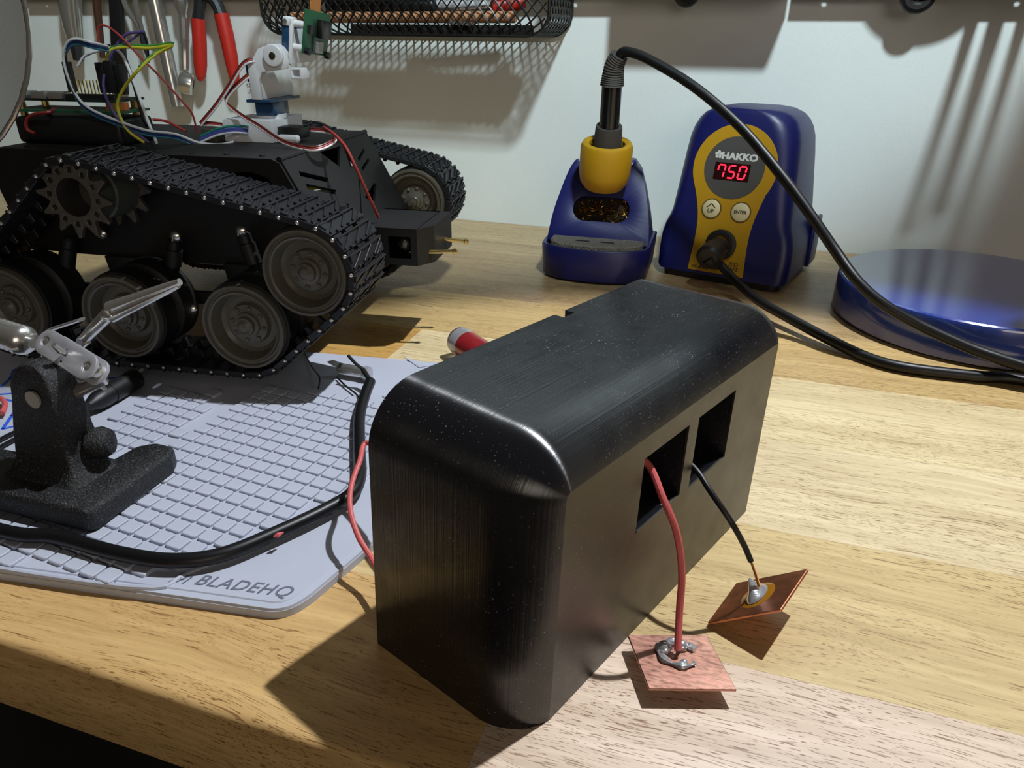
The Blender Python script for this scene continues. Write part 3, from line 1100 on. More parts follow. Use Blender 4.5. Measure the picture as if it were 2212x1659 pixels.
MB().lathe([(1.08, .5), (1.5, .55), (1.5, 1.25), (1.38, 1.3), (1.38, 1.6), (1.5, 1.65), (1.5, 3.3), (1.0, 3.35)], 36, cap0=False).build('drum', M('green_grey_drum', (74, 80, 72), .5), spk)
MB().lathe([(.97, .3), (.97, 1.9), (.3, 2.0), (.3, 1.7), (.05, 1.7)], 28, cap0=False).build('bore', M('dark_bore', (52, 48, 44), .6), spk)

# hull: side plates with cut-outs, top, slope, floor
XZ = Matrix(((1, 0, 0, 0), (0, 0, 1, 0), (0, 1, 0, 0), (0, 0, 0, 1)))
side = [(-9.5, 11.7), (-9.9, 9.5), (-9.2, 6.4), (-6.2, 5.9), (4.2, 5.8), (4.8, 5.2), (8.2, 5.2), (10.9, 6.1), (8.05, 11.65), (7.6, 11.85), (-9.2, 11.85)]
win = [(2.9, 10.9), (6.4, 11.1), (7.3, 10.8), (8.2, 9.0), (8.0, 8.85)]
for y0, cut in ((4.75, [win]), (17.35, [])):
    MB().plate(side, cut, y0, y0 + .2, XZ).build('side_plate', HULL, rob, bevel=.02, segs=1, smooth=0)
MB().box((-9.4, 4.95, 11.65), (7.9, 17.35, 11.85)).build('top_plate', HULL, rob, bevel=.04)
MB().box((-9.2, 4.95, 5.9), (10.4, 17.35, 6.1)).build('floor_plate', HULL, rob)
MB().box((-9.6, 4.95, 6.1), (-9.3, 17.35, 11.65)).build('rear_plate', HULL, rob)
slf = frame((7.95, 0, 11.85), (0, 1, 0), (3.05, 0, -5.8), Vector((0, 1, 0)).cross(Vector((3.05, 0, -5.8))))
SLT = Vector((3.05, 0, -5.8)).length
slots = [[(5.99, 0.95), (8.74, 1.88), (8.37, 2.08), (5.88, 1.23)], [(5.95, 1.69), (8.91, 2.69), (8.50, 2.90), (5.86, 2.00)],
         [(9.49, 0.37), (12.51, 0.43), (10.88, 1.55)], [(13.90, 1.50), (15.63, 1.02), (15.61, 1.21), (13.94, 1.70)], [(13.66, 2.14), (15.52, 1.70), (15.50, 1.89), (13.71, 2.34)],
         [(7.03, 3.22), (9.49, 3.69), (8.54, 4.29)], [(11.90, 3.82), (14.38, 3.29), (14.50, 3.51), (13.00, 4.32)]]
mb = MB().plate([(4.9, 0), (17.4, 0), (17.4, SLT), (4.9, SLT)], slots, -.1, .1, slf)
mb.build('slope_plate', HULL, rob, smooth=0)
MB().tube([(8.0, 4.85, 11.8), (8.0, 17.4, 11.8)], .16, 8).build('slope_edge', HULL, rob)
# things glimpsed inside the hull
MB().box((7.0, 9.5, 8.6), (8.3, 10.4, 9.2)).build('inner_connector', M('white_connector', (220, 220, 205), .5), rob, bevel=.05)
MB().tube(spl([(6.0, 8.5, 8.8), (7.2, 9.2, 9.4), (8.0, 10.3, 9.4)], 4), .12, 6).build('inner_wire', M('yellow_insulation', (214, 204, 60), .45), rob)
MB().box((8.2, 7.6, 7.9), (8.9, 8.5, 8.1)).build('inner_board', M('blue_board', (60, 90, 190), .4), rob)

# bumper with sprung contact pins
bx = MB()
b0, b1 = 8.8, 13.9
bt, bbm = 7.45, 5.2
bx.plate([(10.0, bbm), (14.15, bbm), (14.15, bt - .0), (10.0, bt)], [[(12.35, 5.62), (13.75, 5.62), (13.75, 6.95), (12.35, 6.95)]], b0, b0 + .22, XZ)
bx.box((10.0, b0 + .22, bt - .2), (14.2, b1, bt))
bx.box((10.0, b0 + .22, bbm), (14.2, b1, bbm + .2))
bx.add([(14.15, b0, bbm), (14.9, b0 + 1.2, bbm + .0), (14.9, b1, bbm), (14.15, b1, bbm), (14.15, b0, bt), (14.9, b0 + 1.2, bt), (14.9, b1, bt), (14.15, b1, bt)],
       [(0, 1, 5, 4), (1, 2, 6, 5), (4, 5, 6, 7), (0, 3, 2, 1), (2, 3, 7, 6)])
bx.box((10.0, b1 - .2, bbm), (14.2, b1, bt))
bx.build('bumper', HULL, rob, smooth=0)
MB().ball((13.1, b0 + .9, 6.3), .5, 10, 6).build('bumper_screw', M('tarnished_nickel', (120, 120, 112), .4, 1.0, bump=(300, .9, .001)), rob)
for i, (pa, pb) in enumerate((((13.98, 9.60, 5.84), (16.34, 9.90, 5.96)), ((14.20, 12.20, 6.09), (16.39, 12.50, 5.90)))):
    pa, pb = Vector(pa), Vector(pb)
    d_ = pb - pa
    L = d_.length
    MB().lathe([(.1, -.6), (.1, L * .12), (.16, L * .13), (.16, L * .22), (.12, L * .24), (.12, L * .88), (.18, L * .9), (.18, L * .97), (.08, L)], 12, along(pa, d_)).build('contact_pin', BRASS, rob)

# shock absorbers, arms and screws along the near side
for (pa, pb) in (((1.79, 3.60, 7.52), (1.25, 3.40, 5.22)), ((-4.97, 3.60, 7.22), (-5.92, 3.40, 4.45)), ((5.76, 4.00, 7.98), (6.52, 3.80, 5.39))):
    pa, pb = Vector(pa), Vector(pb)
    d_ = pb - pa
    L = d_.length
    sh_ = sub('shock_absorber', rob, along(pa, d_))
    MB().lathe([(.25, 0), (.38, .15), (.38, .6), (.46, .65), (.46, L * .66), (.3, L * .68), (.3, L)], 16).build('cylinder', HULL, sh_)
    MB().tube([(.34 * math.cos(a), .34 * math.sin(a), L * .66 + (L * .34) * a / (2 * PI * 4)) for a in [2 * PI * 4 * i / 48 for i in range(49)]], .06, 6).build('spring', RUBBER, sh_)
for p in ((2.23, 3.10, 7.78), (5.99, 3.50, 8.19), (-3.42, 4.40, 7.30), (3.52, 4.60, 10.90), (2.46, 3.00, 3.61)):
    sc_ = MB().lathe([(.3, 0), (.29, -.1), (.18, -.2), (.02, -.24)], 14, along(p, (0, 1, 0)))
    sc_.box((-.04, -.22, -.27), (.04, .22, -.15), along(p, (0, 1, 0)) @ Matrix.Rotation(R_(25), 4, 'Z'))
    sc_.build('screw', CHROME, rob)
for i in range(8):
    x = -8 + i * 2.1
    MB().lathe([(.16, 0), (.16, .06), (.05, .1)], 8, along((x, 5.5, 11.85), (0, 0, 1))).build('screw', BLKPL, rob)
for x0, x1, xb0, xb1 in ((-3.6, -1.6, -3.2, -2.2), (4.0, 6.2, 4.4, 5.6), (8.4, 10.2, 8.0, 9.0)):
    MB().prism([(x0, 6.0), (x1, 6.0), (xb1, 3.4), (xb0, 3.4)], 4.3, 4.7, XZ).build('hanger', HULL, rob, bevel=.05)
MB().box((-8.5, 4.0, 3.55), (8.6, 4.4, 4.3)).build('axle_beam', HULL, rob, bevel=.08)
MB().box((-8.5, 17.3, 3.55), (8.6, 17.6, 4.3)).build('axle_beam', HULL, rob, bevel=.08)
for c in (W1, W2, W3, IDL):
    MB().lathe([(.35, 0), (.35, 1.6)], 14, along((c[0], 3.4, c[1]), (0, 1, 0))).build('axle', HULL, rob)
MB().lathe([(.5, 0), (.5, 1.6)], 16, along((SPR[0], 3.3, SPR[1]), (0, 1, 0))).build('axle', HULL, rob)
MB().box((8.5, 4.2, 6.2), (11.5, 4.7, 7.6)).build('idler_bracket', HULL, rob, bevel=.1)

# electronics on the top plate
ZT = 11.85
MB().box((-9.6, 6.7, ZT), (-2.6, 9.9, ZT + 1.5)).build('battery_pack', BLKPL, rob, bevel=.3, segs=3)
MB().box((-10.0, 7.0, ZT + 1.75), (-2.6, 9.7, ZT + 1.88)).build('carrier_board', GPCB, rob)
MB().box((-10.0, 7.2, ZT + 2.35), (-2.9, 9.8, ZT + 2.48)).build('computer_board', M('dark_green_board', (30, 48, 40), .4, var=.2), rob)
for i, x in enumerate((-9.6, -8.3, -7.2)):
    MB().box((x, 7.1, ZT + 2.48), (x + .95, 8.1, ZT + 2.85)).build('port', CHROME, rob, bevel=.04)
for x in (-9.4, -3.3):
    for y in (7.5, 9.3):
        MB().lathe([(.2, 0), (.2, .95)], 8, along((x, y, ZT + 1.45), (0, 0, 1))).build('standoff', BRASS, rob)
MB().box((-6.1, 7.4, ZT + 2.48), (-3.1, 7.9, ZT + 2.75)).build('header', BLKPL, rob)
for i in range(13):
    MB().box((-6.0 + i * .225, 7.6, ZT + 2.7), (-5.94 + i * .225, 7.66, ZT + 3.5)).build('header_pin', BRASS, rob)
for (x, w, h) in ((-6.05, .36, 1.6), (-3.95, .5, 1.6), (-3.4, .55, 1.7), (-2.8, .4, 1.5)):
    MB().box((x, 7.45, ZT + 2.85), (x + w, 7.85, ZT + 2.85 + h)).build('jumper_housing', BLKPL, rob, bevel=.03)
MB().box((-3.9, 7.6, ZT + 1.9), (-2.7, 8.0, ZT + 2.3)).build('terminal_block', M('orange_terminal', (190, 110, 50), .5), rob)

# pan and tilt camera mount
bm_ = MB().box((1.7, 10.3, ZT), (4.9, 14.5, ZT + 1.3))
bm_.box((1.2, 10.6, ZT), (5.1, 14.2, ZT + .22))
bm_.build('mount_base', WHITEPL, rob, bevel=.06)
MB().lathe([(.95, 0), (.95, .2), (.7, .22)], 24, along((4.0, 12.2, ZT + 1.3), (0, 0, 1))).build('pan_horn', WHITEPL, rob)
MB().box((3.5, 11.2, ZT + 1.45), (4.7, 13.2, ZT + 2.3)).build('pan_servo', BLUESERVO, rob, bevel=.05)
MB().box((3.3, 10.6, ZT + 2.25), (4.85, 14.6, ZT + 2.42)).build('servo_ear', BLUESERVO, rob, bevel=.03)
yk = sub('tilt_yoke', rob)
ck = [(3.72, ZT + 2.42), (4.35, ZT + 2.42), (4.35, ZT + 3.55), (4.6, ZT + 3.95), (6.2, ZT + 4.15), (6.3, ZT + 4.6), (6.0, ZT + 5.3), (5.3, ZT + 5.45), (4.5, ZT + 5.2), (4.05, ZT + 4.6), (3.72, ZT + 4.4)]
MB().prism(ck, 10.55, 10.8, XZ).build('cheek', WHITEPL, yk, bevel=.04)
MB().box((3.76, 10.8, ZT + 2.42), (4.3, 14.9, ZT + 4.25)).build('servo_case', M('case_white_plastic', (216, 214, 214), .5), yk, bevel=.05)
MB().box((3.4, 10.7, ZT + 2.75), (3.75, 11.5, ZT + 2.95)).build('ear', WHITEPL, yk, bevel=.03)
MB().box((3.4, 10.7, ZT + 3.1), (3.75, 11.5, ZT + 3.3)).build('ear', WHITEPL, yk, bevel=.03)
MB().box((3.48, 10.75, ZT + 3.4), (3.74, 12.0, ZT + 4.4)).build('tilt_servo', BLUESERVO, yk, bevel=.03)
MB().plate([(6.2, ZT + 3.6), (6.95, ZT + 3.6), (6.95, ZT + 4.2), (6.2, ZT + 4.2)], [[(6.32, ZT + 3.72), (6.8, ZT + 3.72), (6.8, ZT + 4.08), (6.32, ZT + 4.08)]], 10.9, 11.9, XZ).build('catch', WHITEPL, yk, bevel=.03)
pv = Vector((5.5, 10.3, ZT + 4.85))
MB().lathe([(.2, 0), (.56, 0), (.62, .06), (.62, 1.5)], 28, along(pv, (0, 1, 0))).build('tilt_pivot', WHITEPL, rob, bevel=.02)
MB().lathe([(.22, 0), (.18, -.06), (.02, -.08)], 14, along(pv + Vector((0, .02, 0)), (0, 1, 0))).build('pivot_screw', M('dull_screw', (120, 120, 100), .35, 1.0), rob)
hd = sub('camera_head', rob, Matrix.Translation((6.1, 11.0, ZT + 4.4)) @ Matrix.Rotation(R_(9), 4, 'Y'))
MB().box((-.02, 0, 0), (.2, .28, 2.45)).build('head_flange', WHITEPL, hd, bevel=.06)
MB().box((.0, .2, .05), (.15, 3.3, 1.9)).build('head_plate', WHITEPL, hd, bevel=.03)
MB().box((-.5, .1, .75), (-.04, 1.9, 2.05)).build('head_servo', BLUESERVO, hd, bevel=.05)
MB().box((-.45, .0, 2.0), (.2, .7, 2.5)).build('top_clip', WHITEPL, hd, bevel=.12)
for z in (.95, 2.2):
    MB().lathe([(.2, 0), (.2, .75)], 14, along((.12, .3, z), (1, 0, 0))).build('spacer', WHITEPL, hd)
MB().lathe([(.13, 0), (.13, .04)], 10, along((-.25, -.01, 2.25), (0, -1, 0))).build('head_screw', CHROME, hd)
cmb = sub('camera_board', rob, Matrix.Translation((6.98, 11.0, ZT + 5.0)) @ Matrix.Rotation(R_(10), 4, 'Y') @ Matrix.Rotation(R_(-4), 4, 'X'))
MB().box((0, 0, 0), (.12, 3.4, 2.35)).build('board', GPCB, cmb, bevel=.02)
MB().box((.12, 1.5, .95), (.5, 2.9, 1.95)).build('sensor', M('black_sensor', (14, 14, 16), .3), cmb, bevel=.05)
MB().box((.12, 1.55, .12), (.24, 2.5, .75)).build('chip', M('grey_chip', (150, 148, 146), .4, .4), cmb)
MB().box((.12, .35, 1.1), (.3, .8, 1.55)).build('chip', BLKPL, cmb)
MB().box((.12, 1.15, .15), (.22, 1.4, 1.75)).build('connector', M('dark_green_board', (30, 48, 40), .4), cmb)
for y, z in ((.3, .15), (3.15, .05)):
    MB().lathe([(.2, 0), (.2, .3)], 10, along((.1, y, z), (1, 0, 0))).build('board_screw', BLKPL, cmb)
MB().box((-.1, .9, 2.25), (-.06, 2.3, 4.2)).build('flex_cable', ORFLEX, cmb)

# connector blocks beside the mount
MB().box((.55, 9.7, ZT), (1.55, 10.9, ZT + .75)).build('cable_plug', M('grey_plug', (70, 66, 60), .5), rob, bevel=.04)
MB().box((5.0, 10.8, ZT + .2), (6.4, 12.2, ZT + .9)).build('cable_plug', BLKPL, rob, bevel=.05)
MB().lathe([(.2, 0), (.24, .1), (.24, 1.3), (.1, 1.4)], 10, along((5.1, 10.7, ZT + .25), (1, -.1, 0))).build('white_sleeve', WHITEPL, rob)

# loose jumper wires
WC = {'w': (226, 226, 232), 'b': (28, 62, 130), 'c': (70, 140, 170), 'k': (18, 18, 20), 'r': (160, 56, 52), 'n': (96, 44, 34), 'y': (206, 198, 58), 'g': (70, 140, 60), 'p': (86, 72, 130), 't': (40, 130, 110), 'v': (60, 84, 170)}


def jw(c, pts, r=.075):
    MB().tube(spl(pts, 6), r, 8).build('jumper_wire', M('insulation_' + c, WC[c], .4), rob)


rib = [(-3.21, 7.90, 17.13), (-2.99, 6.50, 17.33), (-3.94, 6.50, 17.51), (-4.55, 6.50, 17.32), (-5.00, 6.50, 16.66), (-5.04, 6.50, 15.72), (-4.71, 6.50, 14.52), (-3.95, 6.50, 13.85), (-2.27, 6.50, 13.25), (-0.67, 6.50, 12.84), (-0.20, 8.30, 12.45), (0.76, 9.00, 11.92), (1.80, 9.50, 11.79), (2.57, 9.80, 11.93)]
for k, c in enumerate('wbc'):
    jw(c, [Vector(p) + Vector((-.05 * k, .06 * k, -.13 * k)) for p in rib])
jw('k', [(-3.25, 8.20, 17.17), (-4.21, 8.00, 17.21), (-5.21, 7.80, 17.30), (-4.77, 6.50, 16.95), (-4.89, 6.50, 15.72), (-4.76, 6.50, 14.64)], .05)
jw('w', [(-5.40, 7.90, 16.07), (-4.92, 8.00, 16.58), (-4.16, 8.00, 16.83), (-3.33, 8.20, 17.08)])
yl = [(-3.63, 8.00, 16.28), (-3.25, 8.20, 16.93), (-2.18, 8.20, 17.09), (-0.67, 8.10, 17.06), (0.81, 8.00, 17.22), (-0.31, 7.90, 16.74), (-0.49, 6.50, 16.03), (-1.64, 6.50, 15.06), (-2.26, 6.50, 14.21), (-2.23, 6.50, 13.40), (-1.87, 6.50, 12.73), (-1.06, 6.50, 12.18)]
jw('y', yl, .085)
jw('g', [Vector(p) + Vector((.02, .05, .11)) for p in yl[:7]])
jw('p', [(-1.12, 8.40, 17.90), (-2.25, 8.30, 17.70), (-3.12, 8.20, 16.89), (-3.64, 7.90, 15.92), (-2.92, 6.50, 15.04), (-2.77, 6.50, 14.07), (-2.19, 6.50, 13.22), (-0.76, 6.50, 12.19)])
jw('p', [(-1.18, 8.50, 17.92), (-2.10, 8.40, 17.42), (-3.01, 8.30, 17.01), (-3.57, 8.20, 16.16)], .06)
jw('k', [(-1.23, 8.50, 17.95), (-1.24, 8.60, 17.62), (-1.31, 8.80, 17.14), (-1.51, 9.00, 16.65)], .05)
jw('r', [(-3.88, 8.30, 16.88), (-3.93, 8.20, 17.40), (-3.75, 8.20, 18.07), (-3.23, 8.20, 18.16), (-2.41, 8.10, 17.65), (-1.56, 8.20, 16.67), (-0.64, 8.60, 15.45), (0.03, 9.00, 14.32), (0.43, 9.30, 13.53), (0.36, 9.60, 12.45)], .06)
jw('w', [(-3.24, 8.60, 17.00), (-2.83, 8.60, 16.52), (-2.35, 8.40, 15.18), (-1.93, 8.20, 13.83), (-1.59, 8.00, 12.91), (-0.29, 6.50, 12.20)], .085)
jw('k', [(-3.15, 9.00, 17.12), (-2.96, 8.90, 16.39), (-2.65, 8.80, 14.90), (-2.38, 8.60, 13.39), (-2.06, 8.40, 12.85)], .11)
jw('r', [(-8.15, 6.50, 12.47), (-8.55, 6.50, 12.66), (-8.49, 6.50, 13.12), (-7.97, 6.50, 13.49), (-6.76, 6.50, 13.68), (-7.71, 8.00, 13.73)], .1)
jw('r', [(-2.04, 9.00, 13.16), (-1.28, 9.20, 13.05), (-0.58, 9.20, 12.73), (-0.11, 9.20, 12.51)], .08)
for k, c in enumerate(('n', 'r', 'w')):
    off = Vector((.05 * k, -.05 * k, -.09 * k))
    jw(c, [Vector(p) + off for p in ((4.42, 10.90, 16.58), (3.83, 10.50, 16.49), (3.33, 10.40, 16.13), (2.54, 10.30, 15.17), (1.48, 10.20, 14.00), (0.34, 10.10, 12.95))], .055)
    jw(c, [Vector(p) + off for p in ((0.21, 10.30, 12.93), (0.92, 10.30, 12.95), (1.68, 10.30, 12.89))], .055)
    jw(c, [Vector(p) + off for p in ((4.05, 10.90, 15.93), (3.31, 10.60, 15.47), (2.10, 10.40, 14.39), (2.91, 10.00, 13.71), (4.61, 9.40, 12.99), (6.38, 8.60, 12.31), (8.21, 8.00, 12.06), (8.93, 8.60, 12.14), (9.10, 9.80, 12.40), (8.28, 11.00, 12.61), (6.85, 11.40, 12.68))], .06)
for c, dz in (('t', .3), ('v', .15), ('p', .05), ('w', -.05), ('v', .0)):
    jw(c, [Vector(p) + Vector((0, dz * .6, dz)) for p in ((0.57, 9.40, 11.92), (1.69, 9.60, 12.36), (2.67, 9.80, 12.52), (3.45, 10.00, 12.47))], .07)
jw('k', [(6.40, 11.60, 12.76), (6.91, 12.00, 12.94), (8.10, 11.00, 12.87), (9.17, 9.60, 12.59), (10.18, 8.60, 11.97), (10.76, 8.00, 11.06)], .08)
jw('k', [(10.10, 8.80, 11.94), (10.83, 8.60, 10.71), (10.91, 8.60, 9.66), (10.44, 9.60, 7.79), (10.37, 9.80, 7.17)], .035)
jw('r', [(8.12, 10.60, 12.83), (9.31, 9.40, 12.56), (10.35, 8.40, 12.01), (10.95, 8.20, 10.91), (11.21, 9.00, 9.33), (11.43, 9.90, 7.77)], .09)

# ------------------------------------------------------------------ soldering station
st = thing('soldering_station', 'blue and yellow soldering station with a red lit display', 'soldering station', (-2.1, 58.3, 0), R_(-14.3))
TL = .21


def ssec(z, hw, yb, r, fy=0.0):
    pts = rrect(-hw - .03 * z, hw - .03 * z, TL * z + fy, yb, r, 6)
    return [(p[0], p[1], z) for p in pts]


sb = MB()
sb.loft([ssec(z, hw, yb, r) for z, hw, yb, r in ((.6, 5.15, 10.2, .9), (.8, 5.28, 10.3, .9), (2.2, 5.32, 10.3, .9), (3.3, 5.28, 10.3, .9), (4.1, 5.1, 10.2, .9), (4.7, 4.86, 10.1, 1.0), (5.2, 4.74, 10.05, 1.1), (7, 4.6, 10, 1.3),
                                                (9.5, 4.42, 9.9, 1.5), (10.8, 4.28, 9.8, 1.6), (11.5, 4.1, 9.7, 1.7), (12.1, 3.78, 9.5, 1.7), (12.55, 3.35, 9.2, 1.7), (12.85, 2.75, 8.8, 1.6), (12.98, 2.0, 8.3, 1.3))])
sb.build('case', HBLUE, st, smooth=40)
MB().loft([ssec(0, 4.75, 9.6, .8, .45), ssec(.65, 4.85, 9.8, .8, .3)]).build('foot', BLKPL, st)
MB().box((5.15, 6.9, .7), (5.5, 9.4, 4.6)).build('power_switch_cover', HBLUE, st, bevel=.15, segs=3)
MB().box((5.15, 7.0, .6), (5.42, 8.6, 1.6)).build('power_switch', BLKPL, st, bevel=.05)
tz = Vector((0, TL, 1)).normalized()
SF = frame((-.25, 0, 0), (1, 0, 0), tz, Vector((1, 0, 0)).cross(tz))
SF = SF @ Matrix.Identity(4)
nrm_out = Vector((1, 0, 0)).cross(tz)     # points towards the user


def front(h=0.0):
    return frame(Vector((-.22, 0, 0)) + nrm_out * h, (1, 0, 0), tz, nrm_out)


HC = (-.05, 8.95)
head = [(HC[0] + 3.25 * math.cos(R_(a)), HC[1] + 3.25 * math.sin(R_(a))) for a in range(-32, 213, 7)]
lower_l = spl([head[-1] + (0,), (-2.55, 6.4, 0), (-2.2, 5.0, 0), (-2.12, 3.4, 0), (-2.25, .85, 0)], 5)
lower_r = spl([(2.25, .85, 0), (2.1, 3.4, 0), (2.2, 5.0, 0), (2.5, 6.4, 0), head[0] + (0,)], 5)
dec = head + [(p.x, p.y) for p in lower_l[1:]] + [(p.x, p.y) for p in lower_r[:-1]]
MB().prism(dec, -.05, .06, front()).build('front_panel', HYEL, st, bevel=.02, segs=1)
MB().lathe([(2.32, 0), (2.32, .03), (.1, .03)], 48, front(.06) @ Matrix.Translation((HC[0], HC[1], 0))).build('display_window', DGREY, st)
text('brand_lettering', 'HAKKO', .66, front(.1) @ Matrix.Translation((.22, 9.78, 0)), LGREY, st, .01, 0, 1.02, .035, 1.18)
lgm = MB()
for i in range(5):
    a = R_(90 + 72 * i)
    lgm.lathe([(.12, 0), (.1, .02)], 8, front(.09) @ Matrix.Translation((-1.42 + .2 * math.cos(a), 9.85 + .2 * math.sin(a), 0)))
lgm.lathe([(.07, 0), (.06, .03)], 8, front(.09) @ Matrix.Translation((-1.42, 9.85, 0)))
lgm.build('brand_logo', LGREY, st)
MB().prism(rrect(-1.55, 1.2, 8.0, 9.3, .05, 1), 0, .012, front(.09)).build('digit_window', M('dark_red_window', (40, 10, 12), .2), st)
LED = M('red_led', (120, 0, 10), .4, emit=((255, 26, 48), 5.0))
SEG = {'7': 'abc', '5': 'afgcd', '0': 'abcdef'}
for k, ch in enumerate('750'):
    dg = MB()
    cx0, cy0, w, h = -1.0 + k * .82, 8.65, .25, .46
    if True:
        q = {'a': ((-w, h), (w, h)), 'd': ((-w, -h), (w, -h)), 'g': ((-w, 0), (w, 0)), 'f': ((-w, 0), (-w, h)), 'b': ((w, 0), (w, h)), 'e': ((-w, -h), (-w, 0)), 'c': ((w, -h), (w, 0))}
        segs_ = SEG[ch] + ('f' if ch == '7' else '')
        for s_ in segs_:
            (xa, ya), (xb, yb) = q[s_]
            xa, xb = xa + ya * .14, xb + yb * .14
            d = Vector((xb - xa, yb - ya, 0))
            f_ = front(.105) @ frame((cx0 + xa, cy0 + ya, 0), d, Vector((0, 0, 1)).cross(d), (0, 0, 1))
            dg.box((.05, -.055, 0), (d.length - .05, .055, .015), f_)
    dg.build('digit', LED, st, smooth=0)
for (bx_, by_, s_) in ((-1.2, 5.75, 'UP'), (1.12, 5.75, 'ENTER')):
    bt_ = MB().lathe([(.70, 0), (.70, .1), (.62, .16), (.1, .18)], 28, front(.05) @ Matrix.Translation((bx_, by_, 0))).build('button', CREAM, st)
    MB().lathe([(.80, 0), (.80, .04), (.70, .04)], 28, front(.05) @ Matrix.Translation((bx_, by_, 0)), cap1=False).build('button_ring', M('brown_ring', (96, 76, 20), .6), st)
    text('button_lettering', s_, .42 if s_ == 'UP' else .34, front(.24) @ Matrix.Translation((bx_, by_ - (.18 if s_ == 'UP' else 0), 0)), M('dark_print', (60, 52, 34), .6), bt_, .005, 0, .95, .008)
    if s_ == 'UP':
        ar = MB()
        for xa, ya, xb, yb in ((-.34, .08, 0, .4), (0, .4, .34, .08)):
            d = Vector((xb - xa, yb - ya, 0))
            ar.box((0, -.035, 0), (d.length, .035, .01), front(.235) @ Matrix.Translation((bx_, by_, 0)) @ frame((xa, ya, 0), d, Vector((0, 0, 1)).cross(d), (0, 0, 1)))
        ar.build('button_arrow', M('dark_print', (60, 52, 34), .6), bt_, smooth=0)
for s_, x_, y_, z_ in (('ESD', 1.35, 1.75, .44), ('SAFE', 1.35, 1.38, .44), ('FX-888D', -1.25, 1.15, .36)):
    text('panel_lettering', s_, z_, front(.07) @ Matrix.Translation((x_, y_, 0)), M('dark_print', (60, 52, 34), .6), st, .005, 0, 1.0, .008)
MB().lathe([(1.2, 0), (1.2, .35), (1.0, .42), (.75, .42), (.75, .1)], 28, front(.05) @ Matrix.Translation((.1, 3.1, 0)), cap1=False).build('socket', BLKPL, st)

# ------------------------------------------------------------------ iron stand
ho = thing('iron_holder', 'blue soldering iron stand with yellow cradle and tray for a sponge', 'iron stand', (-11.75, 57.0, 0), R_(3))


def dtray(hw, bulge, yb, z):
    pts = []
    for i in range(15):
        a = PI * i / 14
        pts.append((-hw * math.cos(a) * (1 if True else 0), 0.35 - bulge * math.sin(a) ** .75, z))
    return pts + [(hw, yb, z), (-hw, yb, z)]


tr = MB()
tr.loft([dtray(4.0, 2.3, 5.6, 0), dtray(4.25, 2.6, 5.8, .25), dtray(4.4, 2.75, 5.9, 2.6), dtray(4.3, 2.65, 5.8, 2.75), dtray(4.05, 2.4, 5.5, 2.72), dtray(4.0, 2.35, 5.4, 2.0)])
tr.build('tray', HBLUE, ho, smooth=45)
sp = MB()
sp.loft([dtray(3.8, 2.1, 1.0, 2.02), dtray(3.75, 2.0, 1.0, 2.85), dtray(3.6, 1.85, 1.0, 2.98)])
sp.build('sponge', M('grey_sponge', (112, 106, 98), .9, bump=(500, 1.0, .002), var=.2), ho)
for x in (-1.0, 1.0):
    MB().prism(rrect(-.55, .55, -.16, .16, .14, 3), 0, .02, Matrix.Translation((x, -.35, 2.98))).build('sponge_slit', M('dark_slit', (24, 24, 40), .9), ho)
sl = Vector((0, 2.7, 6.0)).normalized()
hf = frame((0, .75, 2.6), (1, 0, 0), sl, Vector((1, 0, 0)).cross(sl))
oval = [(x, y) for x, y in rrect(-2.3, 2.3, 1.75, 3.75, .95, 6)]
pan = spl([(-4.2, 0, 0), (-3.95, 2.2, 0), (-3.45, 4.4, 0), (-2.95, 6.0, 0), (-2.45, 6.75, 0), (-2.1, 6.5, 0)], 4)
panel = [(p.x, p.y) for p in pan] + [(-p.x, p.y) for p in reversed(pan)]
MB().plate(panel, [oval], -.35, 0, hf).build('face', HBLUE, ho, smooth=30, bevel=.06)
bd = MB()
bd.loft([[(x, y, z) for x, y in rrect(-w, w, yf, 5.8, .5, 4)] for z, w, yf in ((2.2, 4.2, 1.4), (4.5, 3.75, 2.3), (6.5, 3.25, 3.2), (8.0, 2.75, 3.9), (8.7, 2.2, 4.3))])
bd.build('back_shell', HBLUE, ho, smooth=45)
wl = MB()
random.seed(3)
for i in range(70):
    x, y = random.uniform(-2.1, 2.1), random.uniform(1.9, 3.6)
    p = [Vector((x, y, -.55))]
    for j in range(5):
        p.append(p[-1] + Vector((random.uniform(-.35, .35), random.uniform(-.3, .3), random.uniform(-.12, .22))))
    p = [Vector((max(-2.2, min(2.2, q.x)), max(1.8, min(3.7, q.y)), max(-.7, min(-.1, q.z)))) for q in p]
    wl.tube(spl(p, 3), .035, 4, hf)
o_ = wl.build('brass_wool', M('brass_shavings', (150, 118, 62), .35, 1.0, var=.4), ho)
o_['kind'] = 'stuff'
MB().prism(oval, -.8, -.6, hf).build('wool_bed', M('dark_bed', (26, 18, 12), .9), ho)
ax = Vector((.06, -.2, 1)).normalized()
cr0 = Vector((.1, 1.7, 7.0))
MB().lathe([(1.0, -.1), (1.55, .0), (1.9, .5), (2.02, 1.2), (2.03, 3.2), (1.9, 3.5), (1.65, 3.6), (1.4, 3.45), (1.3, 2.6), (1.2, .6)], 36, along(cr0, ax)).build('cradle', HYEL, ho, smooth=40)
for a in (30, 150, 215, 325):
    MB().box((1.36, -.16, 2.7), (1.66, .16, 3.4), along(cr0, ax) @ Matrix.Rotation(R_(a), 4, 'Z')).build('cradle_clip', BLKPL, ho, bevel=.05)

